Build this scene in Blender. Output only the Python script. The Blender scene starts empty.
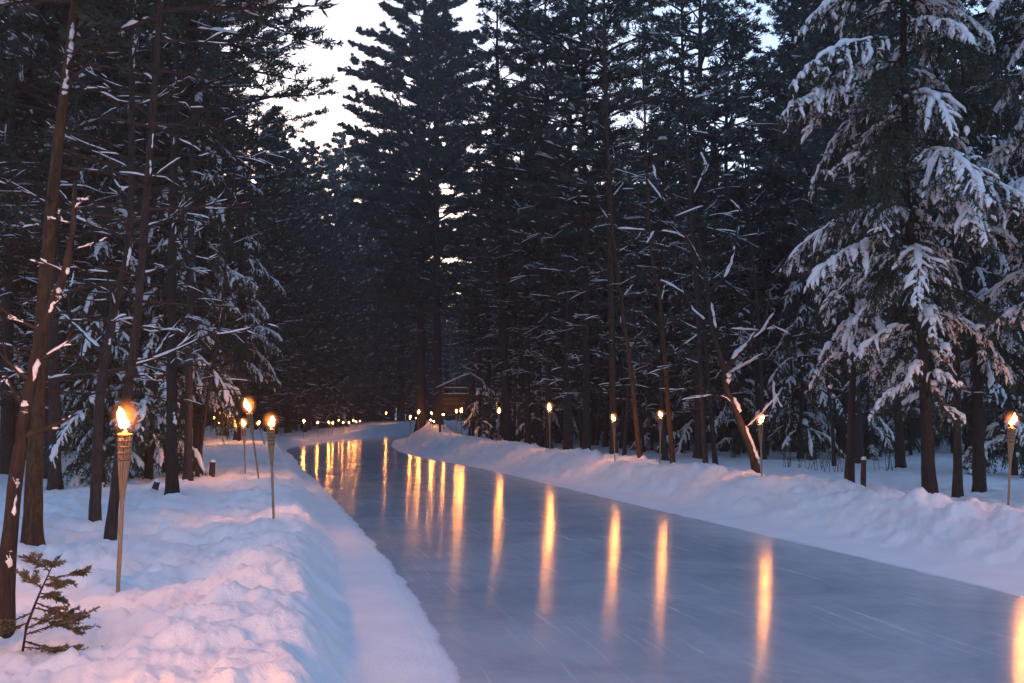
import bpy, math, random
import numpy as np

R = math.radians
rng = np.random.default_rng(11)
random.seed(11)
scene = bpy.context.scene
col = scene.collection

# ------------------------------------------------------------------ camera
CAM_Z, F_PX, PITCH = 1.8, 1000.0, math.atan(77.5 / 1000.0)


def at(px, py, Y):
    """World point at depth Y seen at pixel (px, py)."""
    u, v = (px - 512.0) / F_PX, (341.5 - py) / F_PX
    y = math.cos(PITCH) - v * math.sin(PITCH)
    z = math.sin(PITCH) + v * math.cos(PITCH)
    k = Y / y
    return np.array([u * k, Y, CAM_Z + z * k])


# ------------------------------------------------------------------ noise
def hash2(ix, iy, seed):
    h = (ix.astype(np.int64) * 374761393 + iy.astype(np.int64) * 668265263 + seed * 1442695041) & 0x7FFFFFFF
    h = ((h ^ (h >> 13)) * 1274126177) & 0x7FFFFFFF
    h = h ^ (h >> 16)
    return (h & 0xFFFF) / 65535.0


def vnoise(x, y, seed=0):
    ix, iy = np.floor(x), np.floor(y)
    fx, fy = x - ix, y - iy
    fx, fy = fx * fx * fx * (fx * (fx * 6 - 15) + 10), fy * fy * fy * (fy * (fy * 6 - 15) + 10)
    a, b = hash2(ix, iy, seed), hash2(ix + 1, iy, seed)
    c, d = hash2(ix, iy + 1, seed), hash2(ix + 1, iy + 1, seed)
    return (a * (1 - fx) + b * fx) * (1 - fy) + (c * (1 - fx) + d * fx) * fy * 1.0


def fbm(x, y, oct=4, seed=0):
    s, a, t = 0, 0.5, 0
    for o in range(oct):
        ca, sa = math.cos(o * 1.1 + .4), math.sin(o * 1.1 + .4)
        s = s + a * vnoise((x * ca - y * sa) * 2 ** o + 7.3 * o, (x * sa + y * ca) * 2 ** o - 3.1 * o, seed + o)
        t += a
        a *= 0.5
    return s / t - 0.5


def sstep(a, b, x):
    t = np.clip((x - a) / (b - a), 0, 1)
    return t * t * (3 - 2 * t)


# ------------------------------------------------------------------ ice outline
LY = [-45, -20, 0, 6.7, 10.3, 16, 22, 30, 38, 46, 54, 62, 72, 82, 95, 106, 116, 126, 136, 146]
LX = [.2, .9, .65, -.35, -1.02, -2.4, -3.9, -5.9, -8.2, -10.4, -12.4, -13.8, -14.5, -14.4, -13.9, -13.2, -11.5, -8, -3, 4]
RY = [-45, -20, 0, 11, 15.5, 19.8, 25, 30, 36, 41, 48, 56, 67, 78, 86, 95, 104, 112, 120, 130]
RX = [8.6, 8.7, 7.2, 5.15, 4.05, 3.0, 1.75, .6, -.85, -2.4, -4.5, -6.3, -8.0, -9.2, -10.0, -10.2, -9.0, -6.6, -3, 5]


def resample(xs, ys, n):
    xs, ys = np.array(xs, float), np.array(ys, float)
    t = np.concatenate([[0], np.cumsum(np.hypot(np.diff(xs), np.diff(ys)))])
    q = np.linspace(0, t[-1], n)
    # smooth (Catmull-like) by fine linear + box blur
    X, Y = np.interp(q, t, xs), np.interp(q, t, ys)
    w = max(3, n // 40) | 1
    k = np.ones(w) / w
    Xp = np.convolve(np.pad(X, w // 2, mode='edge'), k, 'valid')
    Yp = np.convolve(np.pad(Y, w // 2, mode='edge'), k, 'valid')
    Xp[0], Yp[0], Xp[-1], Yp[-1] = X[0], Y[0], X[-1], Y[-1]
    return Xp, Yp


NE = 240
LXs, LYs = resample(LX, LY, NE)
RXs, RYs = resample(RX, RY, NE)
polyx = np.concatenate([LXs, RXs[::-1]])
polyy = np.concatenate([LYs, RYs[::-1]])


def dist_line(px, py, X, Y, closed=False):
    best = np.full(px.shape, 1e9)
    n = len(X)
    for i in range(n if closed else n - 1):
        j = (i + 1) % n
        ax, ay, bx, by = X[i], Y[i], X[j], Y[j]
        dx, dy = bx - ax, by - ay
        t = np.clip(((px - ax) * dx + (py - ay) * dy) / (dx * dx + dy * dy + 1e-12), 0, 1)
        best = np.minimum(best, (px - ax - t * dx) ** 2 + (py - ay - t * dy) ** 2)
    return np.sqrt(best)


def inside(px, py):
    c = np.zeros(px.shape, bool)
    n = len(polyx)
    j = n - 1
    for i in range(n):
        xi, yi, xj, yj = polyx[i], polyy[i], polyx[j], polyy[j]
        if yi != yj:
            c ^= ((yi > py) != (yj > py)) & (px < (xj - xi) * (py - yi) / (yj - yi) + xi)
        j = i
    return c


def ground(px, py, detail=True):
    px, py = np.atleast_1d(np.asarray(px, float)), np.atleast_1d(np.asarray(py, float))
    dl = dist_line(px, py, LXs, LYs)
    dr = dist_line(px, py, RXs, RYs)
    ins = inside(px, py)
    left = dl < dr
    d0 = np.where(left, dl, dr)
    sd = np.where(ins, -d0, d0) + fbm(px * 1.1, py * 1.1, 3, 15) * .12 + fbm(px * 4, py * 4, 2, 16) * .035
    s = np.maximum(sd, 0)
    s = s + (fbm(px * .9, py * .9, 3, 5) * .25 + fbm(px * 5, py * 5, 2, 6) * .06) * sstep(0, .5, s)
    # left bank
    apron = np.interp(py, [0, 7, 10, 16, 22, 60, 90], [.6, .62, .72, .5, .3, .3, .3])
    lump = fbm(px * 1.3, py * 1.3, 4, 1)
    lump2 = fbm(px * 3.4, py * 3.4, 4, 2)
    crumb = fbm(px * 9, py * 9, 3, 3)
    chunk = .5 - np.abs(fbm(px * 2.6 + 9, py * 2.6, 3, 21)) * 4
    big = fbm(px * .16, py * .16, 3, 9)
    topL = np.interp(py, [0, 12, 22, 40, 60, 85, 104, 120], [.44, .40, .32, .36, .34, .3, 1.0, 1.6])
    hL = .02 * sstep(0, .2, s) + .012 * sstep(.1, .6, s) + (topL - .03) * sstep(apron * .92, apron * .92 + .5, s)
    hL = hL - np.interp(py, [10, 22], [.14, .03]) * sstep(1.3, 2.6, s)
    bank = sstep(apron * .8, apron + .7, s)
    rough = np.interp(s, [0, .8, 3.5, 7, 12], [.2, 1, 1, .45, .25])
    hL = hL + bank * rough * (lump * .3 + lump2 * .18 + crumb * .08 + chunk * .055)
    hL = hL + sstep(3, 7, s) * (big * .35 - .07)
    hL = hL + 1.05 * np.exp(-(((px + 14.5) / 4.5) ** 2 + ((py - 48) / 7) ** 2))
    hL = hL + .5 * np.exp(-(((px + 11.0) / 4) ** 2 + ((py - 38) / 6) ** 2))
    # right bank
    topR = np.interp(py, [0, 12, 20, 30, 42, 50, 64, 78, 95, 110, 125], [.46, .46, .54, .56, .68, .76, .95, 1.5, 1.6, 1.2, .7])
    wR = np.interp(py, [0, 15, 45, 80], [2.2, 2.15, 2.6, 3.2])
    hR = .035 * sstep(0, .3, s) + topR * sstep(.45, wR, s) - (topR - .2) * sstep(wR * 1.1, wR * 1.9, s)
    rr = np.interp(s, [0, .6, 1.0, 1.8, 3.5, 6, 12], [0, .1, .6, 1, 1, .45, .3])
    hR = hR + rr * (lump * .38 + lump2 * .26 + crumb * .09 + chunk * .06) + sstep(3.5, 8, s) * big * .3
    h = np.where(left, hL, hR)
    far = np.hypot(px, py)
    h = h + sstep(45, 140, np.abs(px)) * 2.0 + sstep(150, 400, far) * 4
    h = np.where(sd < 0, np.maximum(-.15, .2 * sd), h + .2 * np.minimum(np.maximum(sd, 0), .05))
    return h


def gz(x, y):
    return float(ground(x, y)[0])


# ------------------------------------------------------------------ materials
def new_mat(name):
    m = bpy.data.materials.new(name)
    m.use_nodes = True
    nt = m.node_tree
    nt.nodes.clear()
    out = nt.nodes.new('ShaderNodeOutputMaterial')
    return m, nt, out


def N(nt, kind, **kw):
    n = nt.nodes.new(kind)
    for k, v in kw.items():
        if k in n.inputs:
            n.inputs[k].default_value = v
        else:
            setattr(n, k, v)
    return n


def L(nt, a, b):
    nt.links.new(a, b)


def ramp(nt, stops):
    n = nt.nodes.new('ShaderNodeValToRGB')
    cr = n.color_ramp
    while len(cr.elements) > 1:
        cr.elements.remove(cr.elements[-1])
    cr.elements[0].position, cr.elements[0].color = stops[0][0], (*stops[0][1], 1)
    for p, c in stops[1:]:
        e = cr.elements.new(p)
        e.color = (*c, 1)
    return n


def simple_mat(name, c1, c2, scale=8.0, rough=.85, bump=0.0, stretch=(1, 1, 1), spec=.3, obj_random=0.0):
    m, nt, out = new_mat(name)
    tc = N(nt, 'ShaderNodeTexCoord')
    mp = N(nt, 'ShaderNodeMapping')
    mp.inputs['Scale'].default_value = stretch
    L(nt, tc.outputs['Object'], mp.inputs['Vector'])
    no = N(nt, 'ShaderNodeTexNoise', Scale=scale, Detail=6.0, Roughness=.65)
    L(nt, mp.outputs[0], no.inputs['Vector'])
    rp = ramp(nt, [(.3, c1), (.7, c2)])
    L(nt, no.outputs['Fac'], rp.inputs['Fac'])
    b = N(nt, 'ShaderNodeBsdfPrincipled', Roughness=rough)
    b.inputs['Specular IOR Level'].default_value = spec
    src = rp.outputs['Color']
    if obj_random:
        oi = N(nt, 'ShaderNodeObjectInfo')
        mr = N(nt, 'ShaderNodeMapRange')
        mr.inputs['To Min'].default_value = 1 - obj_random
        mr.inputs['To Max'].default_value = 1 + obj_random
        L(nt, oi.outputs['Random'], mr.inputs['Value'])
        hs = N(nt, 'ShaderNodeHueSaturation')
        L(nt, mr.outputs[0], hs.inputs['Value'])
        L(nt, src, hs.inputs['Color'])
        src = hs.outputs['Color']
    L(nt, src, b.inputs['Base Color'])
    if bump:
        bp = N(nt, 'ShaderNodeBump', Strength=bump, Distance=.03)
        L(nt, no.outputs['Fac'], bp.inputs['Height'])
        L(nt, bp.outputs[0], b.inputs['Normal'])
    L(nt, b.outputs[0], out.inputs['Surface'])
    return m


M = {}
M['bark'] = simple_mat('pine_bark', (.018, .015, .014), (.058, .045, .04), 9, .95, .9, (3, 3, .6), .15, .25)
M['bark_warm'] = simple_mat('reddish_bark', (.02, .013, .009), (.105, .062, .036), 9, .95, .9, (3, 3, .7), .15)
M['twig'] = simple_mat('twig_bark', (.022, .017, .015), (.06, .046, .04), 12, .95, .4, (1, 1, 1), .1)
M['needle'] = simple_mat('pine_needles', (.03, .048, .042), (.075, .105, .085), 1.6, .75, 0, (1, 1, 1), .15, .2)
M['needle_hem'] = simple_mat('hemlock_needles', (.028, .038, .03), (.07, .088, .062), 2.2, .75, 0, (1, 1, 1), .15, .15)
M['needle_young'] = simple_mat('young_fir_needles', (.08, .075, .048), (.18, .155, .095), 9, .7, 0, (1, 1, 1), .2)
M['bamboo'] = simple_mat('bamboo', (.22, .135, .08), (.37, .245, .155), 14, .6, .2, (4, 4, .5), .3)
M['bamboo_dark'] = simple_mat('dark_bamboo', (.10, .055, .028), (.2, .115, .06), 14, .6, .2, (4, 4, .5), .3)
M['can'] = simple_mat('fuel_can_metal', (.05, .05, .05), (.1, .09, .08), 20, .45, .1)
M['wick'] = simple_mat('wick', (.02, .018, .015), (.06, .05, .04), 30, .95)
M['sign_wood'] = simple_mat('sign_board_wood', (.05, .028, .018), (.11, .06, .035), 6, .8, .4, (1, 1, 8), .2)
M['sign_letter'] = simple_mat('sign_letter_paint', (.5, .28, .1), (.62, .36, .14), 12, .6, .1)
M['stub'] = simple_mat('stump_bark', (.03, .022, .018), (.09, .065, .05), 12, .95, .8, (2, 2, 1), .1)


def snow_mat():
    m, nt, out = new_mat('snow')
    tc = N(nt, 'ShaderNodeTexCoord')
    b = N(nt, 'ShaderNodeBsdfPrincipled', Roughness=.7)
    b.inputs['Specular IOR Level'].default_value = .25
    n1 = N(nt, 'ShaderNodeTexNoise', Scale=1.7, Detail=5.0)
    L(nt, tc.outputs['Object'], n1.inputs['Vector'])
    rp = ramp(nt, [(.3, (.80, .80, .83)), (.7, (.88, .875, .89))])
    L(nt, n1.outputs['Fac'], rp.inputs['Fac'])
    L(nt, rp.outputs['Color'], b.inputs['Base Color'])
    n2 = N(nt, 'ShaderNodeTexNoise', Scale=14.0, Detail=7.0, Roughness=.7)
    L(nt, tc.outputs['Object'], n2.inputs['Vector'])
    bp = N(nt, 'ShaderNodeBump', Strength=.5, Distance=.045)
    L(nt, n2.outputs['Fac'], bp.inputs['Height'])
    n3 = N(nt, 'ShaderNodeTexNoise', Scale=48.0, Detail=4.0, Roughness=.7)
    L(nt, tc.outputs['Object'], n3.inputs['Vector'])
    bp3 = N(nt, 'ShaderNodeBump', Strength=.35, Distance=.014)
    L(nt, n3.outputs['Fac'], bp3.inputs['Height'])
    L(nt, bp.outputs[0], bp3.inputs['Normal'])
    L(nt, bp3.outputs[0], b.inputs['Normal'])
    L(nt, b.outputs[0], out.inputs['Surface'])
    return m


M['snow'] = snow_mat()
M['snow_tree'] = simple_mat('branch_snow', (.70, .70, .74), (.82, .815, .84), 6, .75, .25, (1, 1, 1), .2)


def ice_mat():
    m, nt, out = new_mat('ice')
    tc = N(nt, 'ShaderNodeTexCoord')
    at_ = N(nt, 'ShaderNodeAttribute')
    at_.attribute_name = 'edge'
    flow = N(nt, 'ShaderNodeAttribute')
    flow.attribute_name = 'flow'          # (across, along, 0) in metres
    b = N(nt, 'ShaderNodeBsdfPrincipled')
    b.inputs['IOR'].default_value = 1.31
    b.inputs['Specular IOR Level'].default_value = .15
    # cloudy body
    n1 = N(nt, 'ShaderNodeTexNoise', Scale=.55, Detail=8.0, Roughness=.68, Distortion=.6)
    L(nt, tc.outputs['Object'], n1.inputs['Vector'])
    body = ramp(nt, [(.3, (.30, .345, .40)), (.7, (.50, .54, .59))])
    L(nt, n1.outputs['Fac'], body.inputs['Fac'])
    # skate scratches: long streaks along the path
    mp = N(nt, 'ShaderNodeMapping')
    mp.inputs['Scale'].default_value = (5.0, .22, 1)
    L(nt, flow.outputs['Vector'], mp.inputs['Vector'])
    n2 = N(nt, 'ShaderNodeTexNoise', Scale=2.2, Detail=7.0, Roughness=.7)
    L(nt, mp.outputs[0], n2.inputs['Vector'])
    scr = ramp(nt, [(.56, (0, 0, 0)), (.75, (.45, .45, .45))])
    L(nt, n2.outputs['Fac'], scr.inputs['Fac'])
    # fine crossing cuts
    cuts = []
    for k, (rot, sc, th) in enumerate([(.22, (3.2, 1.0, 1), .014), (-.16, (2.6, 1.0, 1), .014), (.55, (1.8, 1.0, 1), .010)]):
        mpx = N(nt, 'ShaderNodeMapping')
        mpx.inputs['Rotation'].default_value = (0, 0, rot)
        mpx.inputs['Scale'].default_value = (sc[0] * .55, sc[1] * .12, 1)
        L(nt, flow.outputs['Vector'], mpx.inputs['Vector'])
        v = N(nt, 'ShaderNodeTexVoronoi', feature='DISTANCE_TO_EDGE', Scale=2.0 + k)
        wn = N(nt, 'ShaderNodeTexNoise', Scale=.35, Detail=2.0)
        L(nt, tc.outputs['Object'], wn.inputs['Vector'])
        wa = N(nt, 'ShaderNodeVectorMath', operation='MULTIPLY_ADD')
        L(nt, wn.outputs['Color'], wa.inputs[0])
        wa.inputs[1].default_value = (1.2, .8, 0)
        L(nt, mpx.outputs[0], wa.inputs[2])
        L(nt, wa.outputs[0], v.inputs['Vector'])
        lt = N(nt, 'ShaderNodeMapRange')
        lt.inputs['From Min'].default_value = 0
        lt.inputs['From Max'].default_value = th
        lt.inputs['To Min'].default_value = .07
        lt.inputs['To Max'].default_value = 0
        L(nt, v.outputs['Distance'], lt.inputs['Value'])
        cuts.append(lt.outputs[0])
    mx = N(nt, 'ShaderNodeMath', operation='MAXIMUM')
    L(nt, cuts[0], mx.inputs[0])
    L(nt, cuts[1], mx.inputs[1])
    mx2 = N(nt, 'ShaderNodeMath', operation='MAXIMUM')
    L(nt, mx.outputs[0], mx2.inputs[0])
    L(nt, cuts[2], mx2.inputs[1])
    brk = N(nt, 'ShaderNodeTexNoise', Scale=1.3, Detail=3.0)
    L(nt, tc.outputs['Object'], brk.inputs['Vector'])
    bm = N(nt, 'ShaderNodeMapRange')
    bm.inputs['From Min'].default_value = .42
    bm.inputs['From Max'].default_value = .6
    L(nt, brk.outputs['Fac'], bm.inputs['Value'])
    mxb = N(nt, 'ShaderNodeMath', operation='MULTIPLY')
    L(nt, mx2.outputs[0], mxb.inputs[0])
    L(nt, bm.outputs[0], mxb.inputs[1])
    # frost / blown snow near the edges
    n3 = N(nt, 'ShaderNodeTexNoise', Scale=1.0, Detail=6.0, Roughness=.65)
    mp3 = N(nt, 'ShaderNodeMapping')
    mp3.inputs['Scale'].default_value = (.7, 1.1, 1)
    L(nt, flow.outputs['Vector'], mp3.inputs['Vector'])
    L(nt, mp3.outputs[0], n3.inputs['Vector'])
    ed = N(nt, 'ShaderNodeMapRange')
    ed.inputs['From Min'].default_value = 0
    ed.inputs['From Max'].default_value = .14
    ed.inputs['To Min'].default_value = .38
    ed.inputs['To Max'].default_value = -.2
    L(nt, at_.outputs['Fac'], ed.inputs['Value'])
    ad = N(nt, 'ShaderNodeMath', operation='ADD')
    L(nt, n3.outputs['Fac'], ad.inputs[0])
    L(nt, ed.outputs[0], ad.inputs[1])
    fr = N(nt, 'ShaderNodeMapRange')
    fr.inputs['From Min'].default_value = .48
    fr.inputs['From Max'].default_value = .72
    L(nt, ad.outputs[0], fr.inputs['Value'])
    tot = N(nt, 'ShaderNodeMath', operation='MAXIMUM')
    L(nt, fr.outputs[0], tot.inputs[0])
    sm = N(nt, 'ShaderNodeMath', operation='ADD')
    L(nt, scr.outputs['Color'], sm.inputs[0])
    L(nt, mxb.outputs[0], sm.inputs[1])
    L(nt, sm.outputs[0], tot.inputs[1])
    tot.use_clamp = True
    mix = N(nt, 'ShaderNodeMix', data_type='RGBA')
    L(nt, tot.outputs[0], mix.inputs['Factor'])
    L(nt, body.outputs['Color'], mix.inputs['A'])
    mix.inputs['B'].default_value = (.68, .72, .78, 1)
    L(nt, mix.outputs['Result'], b.inputs['Base Color'])
    # roughness
    n4 = N(nt, 'ShaderNodeTexNoise', Scale=.8, Detail=4.0)
    L(nt, tc.outputs['Object'], n4.inputs['Vector'])
    rg = N(nt, 'ShaderNodeMapRange')
    rg.inputs['To Min'].default_value = .09
    rg.inputs['To Max'].default_value = .16
    L(nt, n4.outputs['Fac'], rg.inputs['Value'])
    ra = N(nt, 'ShaderNodeMath', operation='MULTIPLY_ADD')
    L(nt, tot.outputs[0], ra.inputs[0])
    ra.inputs[1].default_value = .5
    L(nt, rg.outputs[0], ra.inputs[2])
    ra.use_clamp = True
    L(nt, ra.outputs[0], b.inputs['Roughness'])
    bp = N(nt, 'ShaderNodeBump', Strength=.25, Distance=.004)
    L(nt, n2.outputs['Fac'], bp.inputs['Height'])
    bp2 = N(nt, 'ShaderNodeBump', Strength=.05, Distance=.02)
    n5 = N(nt, 'ShaderNodeTexNoise', Scale=3.0, Detail=3.0)
    L(nt, tc.outputs['Object'], n5.inputs['Vector'])
    L(nt, n5.outputs['Fac'], bp2.inputs['Height'])
    # ripples of resurfacing, lying across the path: they draw reflections out lengthwise
    mp6 = N(nt, 'ShaderNodeMapping')
    mp6.inputs['Scale'].default_value = (1.1, 2.6, 1)
    L(nt, flow.outputs['Vector'], mp6.inputs['Vector'])
    n6 = N(nt, 'ShaderNodeTexNoise', Scale=2.0, Detail=6.0, Roughness=.75)
    L(nt, mp6.outputs[0], n6.inputs['Vector'])
    bp3 = N(nt, 'ShaderNodeBump', Strength=.42, Distance=.006)
    L(nt, n6.outputs['Fac'], bp3.inputs['Height'])
    L(nt, bp.outputs[0], bp3.inputs['Normal'])
    L(nt, bp3.outputs[0], bp2.inputs['Normal'])
    L(nt, bp2.outputs[0], b.inputs['Normal'])
    L(nt, b.outputs[0], out.inputs['Surface'])
    return m


M['ice'] = ice_mat()

FLAME_STRENGTH = 66.0


def flame_mat():
    m, nt, out = new_mat('torch_flame')
    tc = N(nt, 'ShaderNodeTexCoord')
    sp = N(nt, 'ShaderNodeSeparateXYZ')
    L(nt, tc.outputs['Generated'], sp.inputs[0])
    rp = ramp(nt, [(0, (1, .37, .07)), (.55, (1, .31, .05)), (1, (1, .18, .02))])
    L(nt, sp.outputs['Z'], rp.inputs['Fac'])
    st = N(nt, 'ShaderNodeMapRange')
    st.inputs['From Min'].default_value = .45
    st.inputs['From Max'].default_value = 1
    st.inputs['To Min'].default_value = FLAME_STRENGTH
    st.inputs['To Max'].default_value = FLAME_STRENGTH * .12
    L(nt, sp.outputs['Z'], st.inputs['Value'])
    e = N(nt, 'ShaderNodeEmission')
    L(nt, rp.outputs['Color'], e.inputs['Color'])
    L(nt, st.outputs[0], e.inputs['Strength'])
    L(nt, e.outputs[0], out.inputs['Surface'])
    return m


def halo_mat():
    """Emissive glow put round the flame core for lens bloom and lit smoke."""
    m, nt, out = new_mat('flame_glow')
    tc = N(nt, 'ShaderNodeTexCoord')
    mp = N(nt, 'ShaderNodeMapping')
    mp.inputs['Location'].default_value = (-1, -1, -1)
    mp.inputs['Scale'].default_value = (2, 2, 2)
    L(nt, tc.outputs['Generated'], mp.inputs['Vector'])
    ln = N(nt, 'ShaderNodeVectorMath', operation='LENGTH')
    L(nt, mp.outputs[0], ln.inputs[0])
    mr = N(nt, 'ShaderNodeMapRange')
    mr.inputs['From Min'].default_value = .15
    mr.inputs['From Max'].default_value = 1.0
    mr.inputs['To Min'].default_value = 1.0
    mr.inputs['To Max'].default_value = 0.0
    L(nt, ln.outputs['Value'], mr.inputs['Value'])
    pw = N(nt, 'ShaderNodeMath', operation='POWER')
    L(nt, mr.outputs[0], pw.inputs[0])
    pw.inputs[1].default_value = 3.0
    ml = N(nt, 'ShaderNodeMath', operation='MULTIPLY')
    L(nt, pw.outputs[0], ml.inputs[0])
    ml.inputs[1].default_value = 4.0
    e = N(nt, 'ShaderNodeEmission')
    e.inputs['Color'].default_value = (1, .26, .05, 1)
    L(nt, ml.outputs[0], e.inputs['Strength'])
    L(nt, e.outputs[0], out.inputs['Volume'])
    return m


M['flame'] = flame_mat()
M['halo'] = halo_mat()


# ------------------------------------------------------------------ mesh builder
class MB:
    def __init__(self):
        self.v, self.q, self.t, self.n = [], [], [], 0
        self.qm, self.tm = [], []

    def add(self, v, quads=None, tris=None, mat=0):
        v = np.asarray(v, float).reshape(-1, 3)
        if quads is not None and len(quads):
            self.q.append(np.asarray(quads, np.int64).reshape(-1, 4) + self.n)
            self.qm.append(np.full(len(self.q[-1]), mat))
        if tris is not None and len(tris):
            self.t.append(np.asarray(tris, np.int64).reshape(-1, 3) + self.n)
            self.tm.append(np.full(len(self.t[-1]), mat))
        self.v.append(v)
        self.n += len(v)

    def tubes(self, P, Rr, k=6, mat=0, flat=1.0, caps=True):
        """P (T,n,3), Rr (T,n): a batch of tubes."""
        P, Rr = np.asarray(P, float), np.asarray(Rr, float)
        if P.ndim == 2:
            P, Rr = P[None], Rr[None]
        T, n, _ = P.shape
        if T == 0:
            return
        R3 = Rr if Rr.ndim == 3 else Rr[:, :, None]
        tan = np.gradient(P, axis=1)
        tan /= np.linalg.norm(tan, axis=2, keepdims=True) + 1e-9
        up = np.array([0, 0, 1.0])
        side = np.cross(tan, up)
        ln = np.linalg.norm(side, axis=2, keepdims=True)
        side = np.where(ln > .12, side / (ln + 1e-9), np.array([1.0, 0, 0]))
        nor = np.cross(side, tan)
        nor /= np.linalg.norm(nor, axis=2, keepdims=True) + 1e-9
        side = np.cross(tan, nor)
        a = np.linspace(0, 2 * math.pi, k, endpoint=False)
        V = (P[:, :, None, :] + R3[:, :, :, None] * (np.cos(a)[None, None, :, None] * side[:, :, None, :]
             + flat * np.sin(a)[None, None, :, None] * nor[:, :, None, :]))
        i = np.arange(n - 1)[:, None] * k
        j = np.arange(k)[None, :]
        jn = (j + 1) % k
        q = np.stack([i + j, i + jn, i + k + jn, i + k + j], -1).reshape(-1, 4)
        Q = (q[None] + (np.arange(T) * n * k)[:, None, None]).reshape(-1, 4)
        tris = None
        V = V.reshape(-1, 3)
        if caps:
            base = len(V)
            ends = np.concatenate([P[:, 0], P[:, -1]])
            V = np.concatenate([V, ends])
            o = (np.arange(T) * n * k)[:, None]
            jj, jjn = np.arange(k)[None], (np.arange(k)[None] + 1) % k
            t0 = np.stack([np.broadcast_to(base + np.arange(T)[:, None], (T, k)), o + jjn, o + jj], -1)
            o2 = o + (n - 1) * k
            t1 = np.stack([np.broadcast_to(base + T + np.arange(T)[:, None], (T, k)), o2 + jj, o2 + jjn], -1)
            tris = np.concatenate([t0.reshape(-1, 3), t1.reshape(-1, 3)])
        self.add(V, Q, tris, mat)

    def blades(self, B, D, ln, w, mat=0):
        """Needle tufts: thin triangles from B along D."""
        B, D = np.asarray(B, float), np.asarray(D, float)
        if len(B) == 0:
            return
        D = D / (np.linalg.norm(D, axis=1, keepdims=True) + 1e-9)
        r = rng.normal(size=D.shape)
        S = np.cross(D, r)
        S /= np.linalg.norm(S, axis=1, keepdims=True) + 1e-9
        w = np.broadcast_to(np.asarray(w, float), (len(B),))[:, None]
        ln = np.broadcast_to(np.asarray(ln, float), (len(B),))[:, None]
        mid = B + D * ln * .45
        V = np.stack([B, mid + S * w * .5, B + D * ln, mid - S * w * .5], 1).reshape(-1, 3)
        q = np.arange(len(B))[:, None] * 4 + np.arange(4)[None]
        self.add(V, q, None, mat)

    def box(self, c, s, mat=0, rz=0.0, ry=0.0):
        c, s = np.array(c, float), np.array(s, float) / 2
        v = np.array([[x, y, z] for x in (-1, 1) for y in (-1, 1) for z in (-1, 1)]) * s
        if ry:
            ca, sa = math.cos(ry), math.sin(ry)
            v = np.stack([v[:, 0] * ca + v[:, 2] * sa, v[:, 1], -v[:, 0] * sa + v[:, 2] * ca], 1)
        if rz:
            ca, sa = math.cos(rz), math.sin(rz)
            v = np.stack([v[:, 0] * ca - v[:, 1] * sa, v[:, 0] * sa + v[:, 1] * ca, v[:, 2]], 1)
        self.add(v + c, [[0, 1, 3, 2], [4, 6, 7, 5], [0, 4, 5, 1], [2, 3, 7, 6], [0, 2, 6, 4], [1, 5, 7, 3]], None, mat)

    def lathe(self, prof, k=12, mat=0, c=(0, 0, 0)):
        prof = np.array(prof, float)
        P = np.stack([np.full(len(prof), c[0]), np.full(len(prof), c[1]), prof[:, 1] + c[2]], 1)
        a = np.linspace(0, 2 * math.pi, k, endpoint=False)
        V = np.stack([P[:, None, 0] + prof[:, None, 0] * np.cos(a), P[:, None, 1] + prof[:, None, 0] * np.sin(a),
                      np.broadcast_to(P[:, None, 2], (len(prof), k))], -1)
        n = len(prof)
        i = np.arange(n - 1)[:, None] * k
        j = np.arange(k)[None]
        jn = (j + 1) % k
        q = np.stack([i + j, i + jn, i + k + jn, i + k + j], -1).reshape(-1, 4)
        self.add(V.reshape(-1, 3), q, None, mat)

    def mesh(self, name, mats, smooth=True):
        V = np.concatenate(self.v)
        Q = np.concatenate(self.q) if self.q else np.zeros((0, 4), np.int64)
        T = np.concatenate(self.t) if self.t else np.zeros((0, 3), np.int64)
        me = bpy.data.meshes.new(name)
        me.vertices.add(len(V))
        me.vertices.foreach_set('co', V.astype(np.float32).ravel())
        me.loops.add(Q.size + T.size)
        me.loops.foreach_set('vertex_index', np.concatenate([Q.ravel(), T.ravel()]).astype(np.int32))
        me.polygons.add(len(Q) + len(T))
        ls = np.concatenate([np.arange(len(Q)) * 4, Q.size + np.arange(len(T)) * 3]).astype(np.int32)
        me.polygons.foreach_set('loop_start', ls)
        mi = np.concatenate(self.qm + self.tm) if (self.qm or self.tm) else np.zeros(0)
        for m in (mats if isinstance(mats, (list, tuple)) else [mats]):
            me.materials.append(m)
        me.polygons.foreach_set('material_index', mi.astype(np.int32))
        me.polygons.foreach_set('use_smooth', np.full(len(Q) + len(T), smooth))
        me.update(calc_edges=True)
        return me


def link(name, me, parent=None):
    o = bpy.data.objects.new(name, me)
    col.objects.link(o)
    if parent is not None:
        o.parent = parent
    return o


def thing(name, label, cat, loc, rz=0.0, sc=1.0, group=None):
    o = bpy.data.objects.new(name, None)
    o.empty_display_size = .3
    col.objects.link(o)
    o.location = loc
    o.rotation_euler = (0, 0, rz)
    o.scale = (sc, sc, sc)
    o['label'], o['category'] = label, cat
    if group:
        o['group'] = group
    return o


def struct(name, me, kind='structure'):
    o = link(name, me)
    o['kind'] = kind
    return o


def plant(kind, proto, label, cat, x, y, rz=0.0, sc=1.0, group=None, sink=.06, z=None):
    t = thing(kind, label, cat, (x, y, (gz(x, y) if z is None else z) - sink), rz, sc, group)
    for nm, me in proto:
        link(nm, me, t)
    return t


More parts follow.
